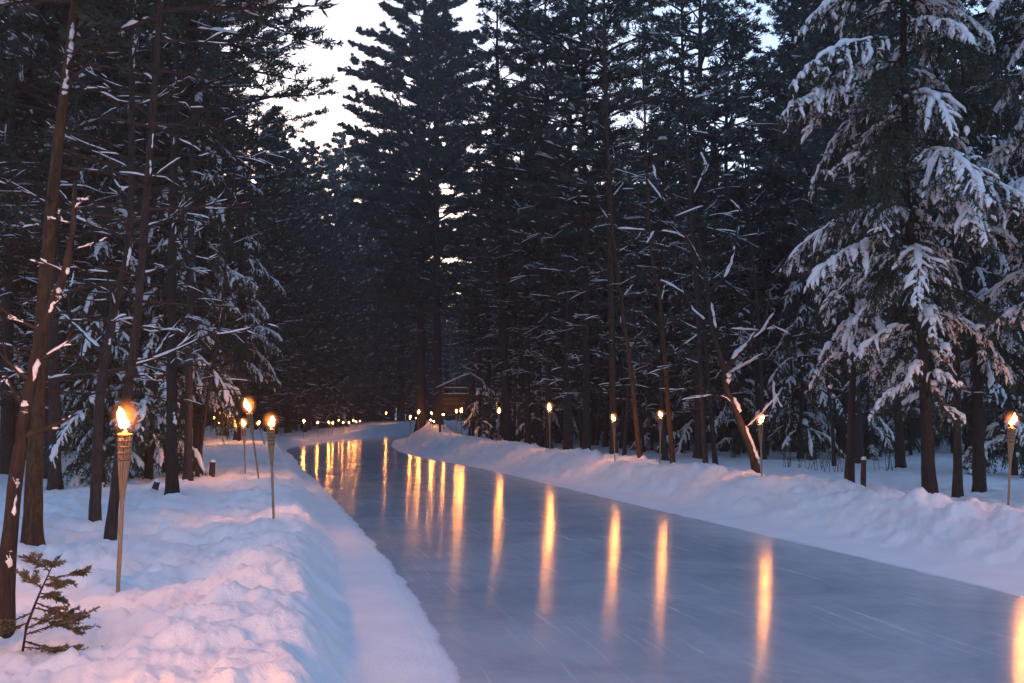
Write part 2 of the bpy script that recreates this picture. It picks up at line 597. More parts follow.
# ------------------------------------------------------------------ ground and ice
def build_ground():
    fine = np.linspace(-36, 36, 620)
    rest = np.linspace(36, 324, 110)[1:-1]
    ang = np.radians(np.concatenate([fine, rest]))
    nr = 430
    rad = np.concatenate([np.geomspace(.4, 4.5, 26)[:-1], np.geomspace(4.5, 160, nr), np.geomspace(160, 900, 20)[1:]])
    A, Rd = np.meshgrid(ang, rad, indexing='ij')
    X, Y = Rd * np.sin(A), Rd * np.cos(A)
    Z = ground(X.ravel(), Y.ravel()).reshape(X.shape)
    na, nrr = X.shape
    V = np.stack([X, Y, Z], -1).reshape(-1, 3)
    i = np.arange(na)[:, None]
    j = np.arange(nrr - 1)[None]
    i2 = (i + 1) % na
    q = np.stack([i * nrr + j, i * nrr + j + 1, i2 * nrr + j + 1, i2 * nrr + j], -1).reshape(-1, 4)
    mb = MB()
    mb.add(V, q)
    c = len(V)
    mb.add([[0, 0, float(ground(0, 0)[0])]], None, None)
    ii = np.arange(na)
    mb.t.append(np.stack([np.full(na, c), ii * nrr, ((ii + 1) % na) * nrr], -1))
    mb.tm.append(np.zeros(na))
    struct('snow_ground', mb.mesh('snow_ground', M['snow']))


def build_ice():
    nx = 70
    f = np.linspace(-.06, 1.06, nx)[None]
    X = LXs[:, None] * (1 - f) + RXs[:, None] * f
    Y = LYs[:, None] * (1 - f) + RYs[:, None] * f
    V = np.stack([X, Y, np.zeros_like(X)], -1).reshape(-1, 3)
    i = np.arange(NE - 1)[:, None] * nx
    j = np.arange(nx - 1)[None]
    q = np.stack([i + j, i + j + 1, i + nx + j + 1, i + nx + j], -1).reshape(-1, 4)
    mb = MB()
    mb.add(V, q)
    me = mb.mesh('ice_path', M['ice'])
    d = np.minimum(dist_line(V[:, 0], V[:, 1], LXs, LYs), dist_line(V[:, 0], V[:, 1], RXs, RYs))
    d = np.where(inside(V[:, 0], V[:, 1]), d, 0)
    a = me.attributes.new('edge', 'FLOAT', 'POINT')
    a.data.foreach_set('value', d.astype(np.float32))
    cx, cy = (LXs + RXs) / 2, (LYs + RYs) / 2
    s = np.concatenate([[0], np.cumsum(np.hypot(np.diff(cx), np.diff(cy)))])
    fl = np.stack([np.broadcast_to(f * 7.0, X.shape), np.broadcast_to(s[:, None], X.shape), np.zeros_like(X)], -1)
    a = me.attributes.new('flow', 'FLOAT_VECTOR', 'POINT')
    a.data.foreach_set('vector', fl.astype(np.float32).ravel())
    struct('ice_path', me)


build_ground()
build_ice()


# ------------------------------------------------------------------ trees
def unit(v):
    v = np.asarray(v, float)
    return v / (np.linalg.norm(v) + 1e-9)


def poly_at(P, t):
    n = len(P) - 1
    s = min(max(t * n, 0), n - 1e-6)
    i = int(s)
    return P[i] + (P[i + 1] - P[i]) * (s - i)


def poly_z(P, z):
    return np.array([np.interp(z, P[:, 2], P[:, 0]), np.interp(z, P[:, 2], P[:, 1]), z])


def smooth_poly(P, n):
    P = np.asarray(P, float)
    t = np.linspace(0, 1, len(P))
    q = np.linspace(0, 1, n)
    out = np.zeros((n, P.shape[1]))
    for c in range(P.shape[1]):
        # Catmull-Rom through the points
        m = np.gradient(P[:, c], t)
        idx = np.clip(np.searchsorted(t, q, 'right') - 1, 0, len(P) - 2)
        h = t[idx + 1] - t[idx]
        u = (q - t[idx]) / h
        out[:, c] = ((2 * u**3 - 3 * u**2 + 1) * P[idx, c] + (u**3 - 2 * u**2 + u) * h * m[idx]
                     + (-2 * u**3 + 3 * u**2) * P[idx + 1, c] + (u**3 - u**2) * h * m[idx + 1])
    return out


def trunk_pts(H, bend=.25, n=14):
    z = np.linspace(0, H, n)
    a, b = random.uniform(0, 6.3), random.uniform(0, 6.3)
    x = bend * (np.sin(z / H * 3.2 + a) - math.sin(a)) + .05 * np.sin(z * .9 + b)
    y = bend * (np.cos(z / H * 2.6 + b) - math.cos(b))
    return np.stack([x, y, z], 1)


def trunk_mesh(mb, P, r0, r1, k=14, flare=.35, mat=0):
    """Tapered bole with a root flare, knots and ridged bark."""
    H = P[-1, 2] - P[0, 2]
    n = int(min(90, max(24, H * 6)))
    zz = H * np.linspace(0, 1, n) ** 1.25
    z = P[0, 2] + zz
    t0 = np.linspace(0, 1, len(P))
    q = np.interp(z, P[:, 2], t0) if np.all(np.diff(P[:, 2]) > 0) else np.linspace(0, 1, n)
    Q = np.stack([np.interp(q, t0, P[:, c]) for c in range(3)], 1)
    h = q
    r = r0 + (r1 - r0) * h ** .85
    r = r * (1 + flare * np.exp(-zz / .28))
    sd = random.randrange(9999)
    a = np.linspace(0, 2 * math.pi, k, endpoint=False)
    ca, sa = np.cos(a)[None] * 3, np.sin(a)[None] * 3
    rz = zz[:, None] * 2.2 + 0 * ca
    nz = fbm(ca + 10 + 0 * rz, sa + rz, 3, sd) * .38 + (vnoise(ca * 1.6 + 30 + rz * .25, sa * 1.6 + 5 + rz * .25, sd + 5) - .5) * .16
    root = np.exp(-zz / .2)[:, None] * np.cos(a * 4 + sd)[None] * .16
    Q[0, 2] -= .25
    mb.tubes(Q, r[:, None] * (1 + nz + root), k, mat)


def joined(a, b):
    """Twigs and needles of one crown in one mesh (materials 0 and 1)."""
    o = MB()
    o.v, o.q, o.t, o.n, o.qm, o.tm = list(a.v), list(a.q), list(a.t), a.n, list(a.qm), list(a.tm)
    for v in b.v:
        o.v.append(v)
    o.q += [q + a.n for q in b.q]
    o.qm += [np.ones(len(q)) for q in b.q]
    o.t += [q + a.n for q in b.t]
    o.tm += [np.ones(len(q)) for q in b.t]
    o.n = a.n + b.n
    return o


class Bits:
    """Collects limbs, twigs, needles and snow for one tree."""

    def __init__(self):
        self.limb, self.limbr = [], []
        self.twig, self.twigr = [], []
        self.sn, self.snr = [], []
        self.B, self.D, self.Ln, self.W = [], [], [], []

    def snow_on(self, P, r, n=5, lump=.45, lift=.55, a=0.0, b=1.0, taper=0.0):
        b = min(b, 1.0)
        Ln = float(np.linalg.norm(poly_at(P, b) - poly_at(P, a)))
        n = 6 if Ln < .3 else (9 if Ln < .7 else 14)
        q = np.linspace(a, b, n)
        pts = np.array([poly_at(P, t) for t in q])
        u = np.linspace(0, 1, n)
        prof = np.maximum(.02, 1 - np.abs(2 * u - 1) ** 5) ** .6
        lumps = np.interp(u, np.linspace(0, 1, max(3, n // 2)), rng.uniform(1 - lump, 1 + lump, max(3, n // 2)))
        rr = r * prof * lumps * (1 - taper * u)
        pts[:, 2] += rr * lift
        pts[:, :2] += rng.normal(0, r * .2, (n, 2))
        self.sn.append(pts)
        self.snr.append(rr)

    def flush(self, mbs, limb_k=6, twig_k=4, snow_k=6, snow_flat=.75):
        wood, leaf, snow = mbs
        for lst, rl, k in ((self.limb, self.limbr, limb_k), (self.twig, self.twigr, twig_k)):
            by = {}
            for p, r in zip(lst, rl):
                by.setdefault(len(p), []).append((p, r))
            for n, items in by.items():
                wood.tubes(np.array([i[0] for i in items]), np.array([i[1] for i in items]), k, 0, 1, False)
        by = {}
        for p, r in zip(self.sn, self.snr):
            by.setdefault(len(p), []).append((p, r))
        for n, items in by.items():
            snow.tubes(np.array([i[0] for i in items]), np.array([i[1] for i in items]), snow_k, 0, snow_flat, True)
        if self.B:
            leaf.blades(np.concatenate(self.B), np.concatenate(self.D), np.concatenate(self.Ln), np.concatenate(self.W))


def dead_limb(bt, o, az, Ln, pitch, snow, r=.022):
    d = np.array([math.cos(az), math.sin(az), 0])
    s = np.array([-d[1], d[0], 0])
    n = 6
    t = np.linspace(0, 1, n)
    w = random.uniform(-.12, .12)
    P = (o + d * (t * Ln)[:, None] + s * (w * Ln * t**2)[:, None])
    P[:, 2] += pitch * Ln * t - random.uniform(.02, .16) * Ln * t**2 + rng.normal(0, .03 * Ln, n) * t
    P[:, :2] += s[:2] * (np.cumsum(rng.normal(0, .035 * Ln, n)) * t)[:, None]
    bt.limb.append(P)
    bt.limbr.append(np.linspace(r, .005, n))
    if snow:
        for e in range(random.randint(2, 4)):
            a_ = random.uniform(.03, .8)
            bt.snow_on(P, random.uniform(.006, .015), 7, .5, .8, a_, min(1, a_ + random.uniform(.12, .45)))
    for k in range(random.randint(2, 6)):
        tt = random.uniform(.3, .95)
        p = poly_at(P, tt)
        dd = d * random.uniform(.3, 1) + s * random.choice((-1, 1)) * random.uniform(.4, 1) + np.array([0, 0, random.uniform(-.35, .35)])
        l2 = Ln * random.uniform(.15, .38)
        q = np.array([p + unit(dd) * l2 * u + np.array([0, 0, -.08 * l2 * u * u]) for u in np.linspace(0, 1, 4)])
        bt.twig.append(q)
        bt.twigr.append(np.linspace(.009, .003, 4))
        if snow and random.random() < .4:
            bt.snow_on(q, random.uniform(.01, .02), 4, .4, .7)


def pine(seed, H=22.0, crown0=8.0, Lmax=3.8, r0=.24, P=None, snow=.3, dead=26, dead_z=(1.6, None), dens=1.0, bark='bark', tuft_scale=1.0, r1=.03, dead_L=(.7, 3.4), dead_snow=.5, plaster=0):
    """Tall white pine: trunk, dead snowy lower limbs, plumed crown."""
    global rng
    random.seed(seed)
    rng = np.random.default_rng(seed)
    if P is None:
        P = trunk_pts(H, .22)
    H = P[-1, 2]
    trunk, wood, leaf, sn = MB(), MB(), MB(), MB()
    trunk_mesh(trunk, P, r0, r1)
    bt = Bits()
    for e in range(plaster):                      # snow blown on to one side of the bole
        a_ = random.uniform(.08, .8)
        rr_ = np.interp(a_, [0, 1], [r0, r1])
        bt.snow_on(P + np.array([rr_ * random.uniform(.1, .75), -rr_ * .6, 0]), rr_ * random.uniform(.35, .6), 8, .6, .1, a_, a_ + random.uniform(.015, .05))
    dz1 = dead_z[1] or crown0 + 1.5
    for k in range(int(dead * 1.7)):
        z = random.uniform(dead_z[0], dz1)
        dead_limb(bt, poly_z(P, z), random.uniform(0, 6.283), random.uniform(*dead_L) * (.6 + .4 * z / dz1), random.uniform(-.1, .3), random.random() < dead_snow)
    z = crown0
    while z < H - .3:
        f = (z - crown0) / (H - crown0)
        Lz = Lmax * (math.sin(min(1, .35 + f * 1.3) * math.pi / 2) if f < .35 else (1 - (f - .35) / .65) ** .8 * 1.0) + .35
        nb = random.randint(3, 5)
        a0 = random.uniform(0, 6.28)
        for b in range(nb):
            az = a0 + b * 6.283 / nb + random.uniform(-.5, .5)
            Lb = Lz * random.uniform(.6, 1.15)
            d = np.array([math.cos(az), math.sin(az), 0])
            s = np.array([-d[1], d[0], 0])
            o = poly_z(P, z + random.uniform(-.25, .25))
            t = np.linspace(0, 1, 7)
            rise = random.uniform(.0, .3) + .5 * f
            wv = random.uniform(-.15, .15)
            LP = o + d * (t * Lb)[:, None] + s * (wv * Lb * t**2)[:, None]
            LP[:, 2] += Lb * (rise * t - .22 * t**2 + .12 * t**4)
            bt.limb.append(LP)
            bt.limbr.append(np.linspace(.02 + .011 * Lb, .006, 7))
            if random.random() < snow + .15:
                a_ = random.uniform(.08, .5)
                bt.snow_on(LP, random.uniform(.022, .045) * tuft_scale, 7, .6, .7, a_, a_ + random.uniform(.2, .5))
            nt = int(Lb * 5.0 * dens) + 2
            for q in range(nt):
                tt = random.uniform(.25, 1.0)
                p = poly_at(LP, tt)
                sd = random.choice((-1, 1))
                l2 = (.28 + .30 * Lb * (1 - tt)) * random.uniform(.6, 1.1)
                dd = unit(d * random.uniform(.4, 1.0) + s * sd * random.uniform(.3, 1.0) + np.array([0, 0, random.uniform(-.15, .4)]))
                tw = np.array([p + dd * l2 * u + np.array([0, 0, .12 * l2 * u * u]) for u in np.linspace(0, 1, 4)])
                bt.twig.append(tw)
                bt.twigr.append(np.linspace(.011, .004, 4))
                # needle plumes along the twig
                nn = int((20 + l2 * 44) * dens)
                u = rng.uniform(.25, 1.05, nn)[:, None]
                base = tw[0] + (tw[-1] - tw[0]) * u + rng.normal(0, .025, (nn, 3))
                dr = dd * .75 + rng.normal(0, .55, (nn, 3)) + np.array([0, 0, .18])
                bt.B.append(base)
                bt.D.append(dr)
                bt.Ln.append(rng.uniform(.11, .22, nn) * tuft_scale)
                bt.W.append(rng.uniform(.024, .055, nn) * tuft_scale)
                if random.random() < snow * 1.1:
                    bt.snow_on(tw, random.uniform(.02, .05) * tuft_scale ** 1.6, 5, .5, .9, .3, random.uniform(.7, 1))
        z += random.uniform(.55, .95)
    bt.flush((wood, leaf, sn))
    out = [('trunk', trunk.mesh('trunk', M[bark])), ('crown', joined(wood, leaf).mesh('crown', [M['twig'], M['needle']], False))]
    if sn.n:
        out.append(('snow_clumps', sn.mesh('snow_clumps', M['snow_tree'])))
    return out


def hemlock(seed, H=13.0, z0=1.0, Lmax=2.6, r0=.13, P=None, snow=.8, per_m=8, snow_r=1.0, droop=1.0, lean_az=None, bark='bark', sub=True, needle='needle_hem', r1=.02, ndl=1.0, cover=.8, taper=.75, low=.75, low_z=1.0):
    """Snow-laden hemlock: drooping feathery boughs, each finger of it capped with snow."""
    global rng
    random.seed(seed)
    rng = np.random.default_rng(seed)
    if P is None:
        P = trunk_pts(H, .12)
    H = P[-1, 2]
    trunk, wood, leaf, sn = MB(), MB(), MB(), MB()
    trunk_mesh(trunk, P, r0, r1)
    bt = Bits()
    nb = int((H - z0) * per_m)
    for b in range(nb):
        z = z0 + (H - z0) * ((b + random.random()) / nb)
        f = (z - z0) / (H - z0)
        Lb = (Lmax * ((1 - f) ** taper) * (low + (1 - low) * min(1, (z - z0) / low_z)) + .2) * random.uniform(.5, 1.15)
        az = b * 2.39996 + random.uniform(-.5, .5)
        d = np.array([math.cos(az), math.sin(az), 0])
        s = np.array([-d[1], d[0], 0])
        o = poly_z(P, z)
        n = 8
        t = np.linspace(0, 1, n)
        wv = random.uniform(-.14, .14)
        r_, dr_ = random.uniform(.0, .3), random.uniform(.4, .95) * droop
        LP = o + d * (Lb * (t - .1 * t**3))[:, None] + s * (wv * Lb * t**2)[:, None]
        LP[:, 2] += Lb * (r_ * t - dr_ * t**2)
        bt.limb.append(LP)
        bt.limbr.append(np.linspace(.009 + .007 * Lb, .004, n))
        loaded = random.random() < snow
        if loaded:
            for e in range(random.randint(3, 5)):
                a_ = random.uniform(.12, .8)
                bt.snow_on(LP, random.uniform(.022, .05) * snow_r, 9, .5, .7, a_, a_ + random.uniform(.15, .4))
        m = max(5, int(Lb * 13))
        load = random.uniform(.55, 1.25)
        for q in range(m):
            tt = .14 + .86 * (q + random.random()) / m
            p = poly_at(LP, tt)
            tg = unit(poly_at(LP, min(1, tt + .06)) - poly_at(LP, tt - .06))
            for sd in (-1, 1, 0):
                if sd == 0 and random.random() < .5:
                    continue
                l2 = (.1 + .24 * Lb * (1 - tt) ** .7 * min(1, tt * 2.6)) * random.uniform(.45, 1.35)
                l2 = min(l2, .6)
                dd = unit(tg * random.uniform(.2, 1.0) + s * sd * random.uniform(.25, 1.0) + s * random.uniform(-.25, .25) + np.array([0, 0, random.uniform(-.75, .15) - (.5 if sd == 0 else 0)]))
                u = np.linspace(0, 1, 5)
                tw = p + dd * (l2 * u)[:, None]
                tw[:, 2] -= random.uniform(.2, 1.0) * droop * l2 * u**2
                bt.twig.append(tw)
                bt.twigr.append(np.linspace(.007, .002, 5))
                twigs = [(tw, l2, dd, sd != 0)]
                if sub and l2 > .2:
                    for e in range(int(l2 * 7)):
                        p3 = poly_at(tw, random.uniform(.25, .95))
                        d3 = unit(dd + rng.normal(0, .6, 3) + np.array([0, 0, -.35]))
                        l3 = l2 * random.uniform(.2, .5)
                        w3 = p3 + d3 * (l3 * u)[:, None]
                        w3[:, 2] -= .35 * l3 * u**2
                        twigs.append((w3, l3, d3, True))
                for (w_, l_, d_, top) in twigs:
                    nn = int((6 + l_ * 38) * ndl)
                    uu = rng.uniform(.05, 1.08, nn)
                    idx = np.clip(uu * 4, 0, 3.999)
                    ii = idx.astype(int)
                    base = w_[ii] + (w_[np.minimum(ii + 1, 4)] - w_[ii]) * (uu * 4 - ii)[:, None]
                    lat = np.cross(d_, [0, 0, 1])
                    dr = d_ * .8 + lat * rng.choice([-1, 1], nn)[:, None] * rng.uniform(.3, 1.1, nn)[:, None] + rng.normal(0, .3, (nn, 3)) + np.array([0, 0, -.35])
                    bt.B.append(base)
                    bt.D.append(dr)
                    bt.Ln.append(rng.uniform(.05, .1, nn))
                    bt.W.append(rng.uniform(.014, .028, nn))
                    if loaded and top and random.random() < cover * load * (1.0 if w_ is tw else .6):
                        a_ = random.uniform(-.08, .15)
                        bt.snow_on(w_, random.uniform(.016, .037) * snow_r * (.65 + .6 * min(1, l_ * 2)), 5, .5, .75, max(0, a_), a_ + random.uniform(.55, .95))
    bt.flush((wood, leaf, sn), 5, 4, 6, .8)
    out = [('trunk', trunk.mesh('trunk', M[bark])), ('crown', joined(wood, leaf).mesh('crown', [M['twig'], M[needle]], False))]
    if sn.n:
        out.append(('snow_clumps', sn.mesh('snow_clumps', M['snow_tree'])))
    return out


def bare(seed, H=12.0, P=None, r0=.07, n1=16, z0=2.5, Lmax=2.0, up=.9, snow=.6, bark='bark', r1=.012, plaster=0):
    """Leafless young tree: fine rising twigs, some with a line of snow."""
    global rng
    random.seed(seed)
    rng = np.random.default_rng(seed)
    if P is None:
        P = trunk_pts(H, .3)
    H = P[-1, 2]
    trunk, wood, leaf, sn = MB(), MB(), MB(), MB()
    trunk_mesh(trunk, P, r0, r1, 12, .2)
    bt = Bits()

    for e in range(plaster):                      # snow blown on to one side of the bole
        a_ = random.uniform(.08, .8)
        rr_ = np.interp(a_, [0, 1], [r0, r1])
        bt.snow_on(P + np.array([rr_ * random.uniform(.1, .75), -rr_ * .6, 0]), rr_ * random.uniform(.35, .6), 8, .6, .1, a_, a_ + random.uniform(.015, .05))

    def grow(o, d, Ln, r, depth):
        n = 6
        t = np.linspace(0, 1, n)
        sdir = unit(np.cross(d, rng.normal(size=3)))
        Q = o + d * (Ln * t)[:, None] + sdir * (random.uniform(-.15, .15) * Ln * t**2)[:, None]
        Q[:, 2] += .12 * Ln * t**2
        (bt.limb if depth == 0 else bt.twig).append(Q)
        (bt.limbr if depth == 0 else bt.twigr).append(np.linspace(r, r * .3, n))
        if abs(d[2]) < .75 and random.random() < snow:
            a_ = random.uniform(.02, .2)
            bt.snow_on(Q, r * .7 + random.uniform(.004, .01), 6, .4, .75, a_, a_ + random.uniform(.4, .8), .65)
        if depth < 2:
            for e in range(random.randint(2, 4)):
                p = poly_at(Q, random.uniform(.25, .95))
                dd = unit(d + rng.normal(0, .5, 3) + np.array([0, 0, .15]))
                grow(p, dd, Ln * random.uniform(.3, .55), r * .55, depth + 1)

    for k in range(n1):
        f = (k + random.random()) / n1
        z = z0 + (H - z0) * f
        az = k * 2.4 + random.uniform(-.5, .5)
        d = unit([math.cos(az), math.sin(az), random.uniform(.2, 1) * up])
        grow(poly_z(P, z), d, Lmax * (1 - .7 * f) * random.uniform(.5, 1.1), max(.008, r0 * (1 - f) * .45), 0)
    bt.flush((wood, leaf, sn), 5, 4, 6, .85)
    out = [('trunk', trunk.mesh('trunk', M[bark])), ('crown', wood.mesh('crown', M['twig']))]
    if sn.n:
        out.append(('snow_clumps', sn.mesh('snow_clumps', M['snow_tree'])))
    return out


def pix_trunk(pts, Y, H=None, n=14, dy=0.0):
    """Trunk polyline through pixels at depth Y, as local offsets from its foot; extended to height H."""
    W = np.array([at(px, py, Y) for px, py in pts])
    x0, y0 = W[0, 0], Y
    z0 = gz(x0, y0)
    W[:, 0] -= x0
    W[:, 1] = np.linspace(0, dy, len(W))
    W[:, 2] -= z0
    W[0, 2] = 0
    if H and H > W[-1, 2]:
        sl = (W[-1] - W[-2]) / (W[-1, 2] - W[-2, 2])
        add = [W[-1] + sl * .4 * (H - W[-1, 2]) * 1.0]
        add[0][2] = W[-1, 2] + .5 * (H - W[-1, 2])
        last = add[0].copy()
        last[2] = H
        last[0] += sl[0] * .1
        W = np.concatenate([W, [add[0]], [last]])
    return smooth_poly(W, n), x0, y0


def hero(kind, builder, pts, Y, label, cat, H=None, dy=0.0, **kw):
    P, x0, y0 = pix_trunk(pts, Y, H, 16, dy)
    return plant(kind, builder(P=P, **kw), label, cat, x0, y0, sink=0.02)


# ---- front rows: trees the photo lets one tell apart
# left of the ice
hero('bare_tree', bare, [(3, 636), (9, 540), (19, 450), (41, 331), (63, 278), (72, 235), (75, 178)], 6.9,
     'slim crooked trunk nearest the camera, leaning right at the left edge', 'tree', plaster=9, seed=101, r0=.062, r1=.014,
     n1=12, z0=1.3, Lmax=.4, up=.5, snow=.7)
hero('pine_tree', pine, [(33, 536), (38, 380), (47, 260), (57, 150), (75, 0)], 12.6,
     'tall brown pine trunk just behind the nearest crooked trunk, leaning right', 'tree', H=17, dead_snow=.35, plaster=4, seed=102, crown0=7.2, Lmax=3.8, r0=.11,
     dead=26, dead_z=(1.8, 9), snow=.3, bark='bark_warm', dead_L=(.6, 2.4))
hero('bare_tree', bare, [(95, 515), (98, 430), (104, 365), (118, 290), (130, 235), (132, 100)], 15.2,
     'dark trunk with snowy forked limbs, left of the nearest lit torch', 'tree', H=13, plaster=4, seed=103, r0=.088, n1=22, z0=1.9, Lmax=2.1, up=.5, snow=.85, r1=.03)
hero('pine_tree', pine, [(110, 541), (122, 430), (136, 330), (146, 200), (155, 80)], 12.3,
     'thin dark pine rising right behind the nearest lit torch', 'tree', H=15, dead_snow=.35, plaster=4, seed=104, crown0=6.8, Lmax=2.8, r0=.062, dead=24, dead_z=(2.0, 8), snow=.4, dead_L=(.4, 1.7))
hero('pine_tree', pine, [(146, 466), (147, 300), (150, 100)], 31,
     'thickest trunk among the pines on the left, behind the small torch', 'tree', H=24, seed=105, crown0=8, Lmax=4.2, r0=.3, dead=40, snow=.25)
hero('pine_tree', pine, [(172, 494), (172, 300), (175, 120)], 19.8,
     'dark straight pine between the nearest torch and the short stumps', 'tree', H=20, dead_snow=.35, plaster=4, seed=106, crown0=9.6, Lmax=3.4, r0=.115, dead=34, dead_z=(1.8, 10), snow=.3)
hero('pine_tree', pine, [(188, 480), (190, 300), (192, 120)], 24.4,
     'slim straight pine standing behind the short dark post on the left', 'tree', H=22, dead_snow=.35, seed=107, crown0=9.8, Lmax=5.2, r0=.105, dead=36, dead_z=(1.8, 10), snow=.3)
hero('bare_tree', bare, [(197, 474), (203, 430), (210, 380), (222, 300), (232, 200)], 26,
     'thin bare sapling leaning right beside the slim straight pine', 'tree', H=9, seed=108, r0=.05, n1=16, z0=2.5, Lmax=1.4, snow=.6)
hero('bare_tree', bare, [(164, 471), (164, 400), (163, 300), (166, 180)], 28,
     'thinnest straight bare stem beside the thickest left trunk', 'tree', H=12, seed=109, r0=.05, n1=18, z0=2.5, Lmax=1.5, snow=.6)
hero('pine_tree', pine, [(8, 466), (8, 300), (12, 100)], 28,
     'dark pine at the far left edge behind the two leaning trunks', 'tree', H=22, seed=110, crown0=6, Lmax=4, r0=.2, dead=40, snow=.35)
hero('pine_tree', pine, [(55, 478), (54, 300), (60, 100)], 24,
     'dark pine between the leaning brown trunk and the snowy forked tree', 'tree', H=21, seed=111, crown0=6.5, Lmax=3.8, r0=.15, dead=40, snow=.35)
hero('pine_tree', pine, [(224, 452), (222, 300), (218, 100)], 43,
     'tall pine on the left mound whose long boughs cross the pale sky', 'tree', H=23, seed=112, crown0=7.5, Lmax=5.0, r0=.17, dead=36, snow=.35)
hero('pine_tree', pine, [(256, 446), (256, 300), (258, 100)], 59,
     'pine behind the highest left flame, its top ending below the sky gap', 'tree', H=20, seed=113, crown0=5.5, Lmax=5.4, r0=.18, dead=36, snow=.35, tuft_scale=1.3)
# snow-laden evergreens in the left woods
HEM_A = hemlock(201, H=10.5, z0=2.2, Lmax=2.3, r0=.12, snow=.55, per_m=7, snow_r=1.1, cover=.5)
HEM_B = hemlock(202, H=7.0, z0=.5, Lmax=2.0, r0=.08, snow=.6, per_m=8, snow_r=1.1, cover=.5)
HEM_C = hemlock(203, H=3.0, z0=.2, Lmax=1.15, r0=.04, snow=.7, per_m=10, snow_r=1.1, taper=.35, cover=.5)


def put(kind, proto, px, Y, label, cat='tree', sc=1.0, rz=None, group=None, sink=.06):
    x = (px - 512) / F_PX * Y / (math.cos(PITCH) + .0775 * math.sin(PITCH)) if False else at(px, 419, Y)[0]
    return plant(kind, proto, label, cat, x, Y, random.uniform(0, 6.28) if rz is None else rz, sc, group, sink)


random.seed(5)
put('hemlock_tree', HEM_A, 196, 27.5, 'tall snow-laden hemlock behind the slim pines on the left', sc=1.15, rz=.4)
put('hemlock_tree', HEM_B, 104, 25, 'bluish snowy hemlock behind the forked tree on the left', sc=1.15, rz=1.4)
put('hemlock_tree', HEM_A, 238, 39, 'snow-dusted hemlock behind the pair of torches left of the ice', sc=1.1, rz=2.2)
put('hemlock_tree', HEM_B, 152, 26, 'snow-frosted hemlock between the forked tree and the thickest left trunk', sc=1.25, rz=.2)
put('hemlock_tree', HEM_C, 336, 104, 'small snowy fir above the distant row of torches', sc=1.7, rz=2)
put('hemlock_tree', HEM_C, 481, 60, 'squat snowy fir directly right of the gabled trail sign', sc=1.3, rz=3)

# right of the ice
hero('hemlock_tree', hemlock, [(930, 493), (926, 420), (922, 340), (912, 250), (906, 180), (904, 60)], 17.2,
     'big snow-laden hemlock with a bare lower trunk on the right', 'tree', H=17, seed=301, z0=1.6, Lmax=3.1, r0=.112, snow=.75, per_m=8.5, snow_r=1.2, droop=.9, r1=.03, taper=.6, low=.15, low_z=4.4, cover=.85, ndl=.85)
plant('hemlock_tree', hemlock(302, H=15, z0=2.3, Lmax=2.9, taper=.6, low=.4, low_z=3, cover=.85, ndl=.85, r0=.14, snow=.75, per_m=7, snow_r=1.25, droop=.95),
      'snow-laden hemlock whose boughs reach in from the right edge', 'tree', at(1092, 419, 16.8)[0], 16.8)
hero('pine_tree', pine, [(958, 503), (957, 400), (955, 200)], 19.5,
     'dark straight trunk directly right of the big snowy hemlock', 'tree', H=17, seed=303, crown0=8, Lmax=2.6, r0=.09, dead=20, snow=.6)
put('hemlock_tree', HEM_A, 976, 21.5, 'snowy hemlock standing behind the rightmost torch', sc=1.05, rz=.9)
hero('hemlock_tree', hemlock, [(849, 488), (852, 400), (853, 330), (850, 250)], 20.5,
     'small sparse hemlock with drooping snowy top, left of the big one', 'tree', H=4.9, seed=304, z0=2.6, Lmax=1.5, r0=.075, snow=.95, per_m=9, snow_r=1.6, droop=1.25, r1=.03)
put('hemlock_tree', HEM_B, 1010, 27, 'bluish snowy hemlock far behind the rightmost torch', sc=1.2, rz=2.5)
put('hemlock_tree', HEM_A, 900, 30, 'shaded snowy hemlock behind the big snow-laden hemlock', sc=1.15, rz=4)
put('hemlock_tree', HEM_B, 800, 38, 'shaded snowy hemlock in the woods behind the crooked tree', sc=1.3, rz=5)
hero('pine_tree', pine, [(706, 464), (702, 400), (697, 300), (690, 200)], 27,
     'thin straight trunk left of the crooked snow-padded tree', 'tree', H=14, seed=306, crown0=9.5, Lmax=1.6, r0=.07, dead=24, snow=.3)
hero('pine_tree', pine, [(699, 450), (699, 300), (700, 100)], 40,
     'thick dark pine trunk behind the thin straight trunk on the right', 'tree', H=22, dens=1.0, seed=307, crown0=8, Lmax=3.6, r0=.2, dead=34, snow=.25)
hero('bare_tree', bare, [(673, 462), (668, 400), (660, 300), (650, 240), (645, 120)], 27.5,
     'leaning thin trunk just right of the fourth torch from the right', 'tree', H=13, seed=308, r0=.075, n1=20, z0=3, Lmax=2.0, snow=.5, up=1.2, bark='bark_warm')
hero('bare_tree', bare, [(640, 458), (632, 380), (620, 290), (612, 220), (606, 100)], 30,
     'leaning thin trunk between the third and fourth torches', 'tree', H=14, seed=309, r0=.08, n1=20, z0=3, Lmax=2.2, snow=.5, up=1.2, bark='bark_warm')
hero('pine_tree', pine, [(614, 456), (611, 300), (606, 100)], 33,
     'reddish straight pine standing behind the torch right of the ice middle', 'tree', H=21, dens=1.0, seed=310, crown0=9, Lmax=3.0, r0=.12, dead=36, snow=.25, bark='bark_warm')
hero('pine_tree', pine, [(587, 454), (586, 300), (584, 100)], 35,
     'dark pine between two torches, left of the reddish straight pine', 'tree', H=22, dens=1.0, seed=311, crown0=8, Lmax=3.4, r0=.13, dead=40, snow=.25)
hero('pine_tree', pine, [(568, 446), (568, 300), (570, 100)], 44,
     'thickest dark trunk behind the torch right of the lone torch', 'tree', H=24, dens=1.0, seed=312, crown0=7.5, Lmax=4.0, r0=.2, dead=40, snow=.2)
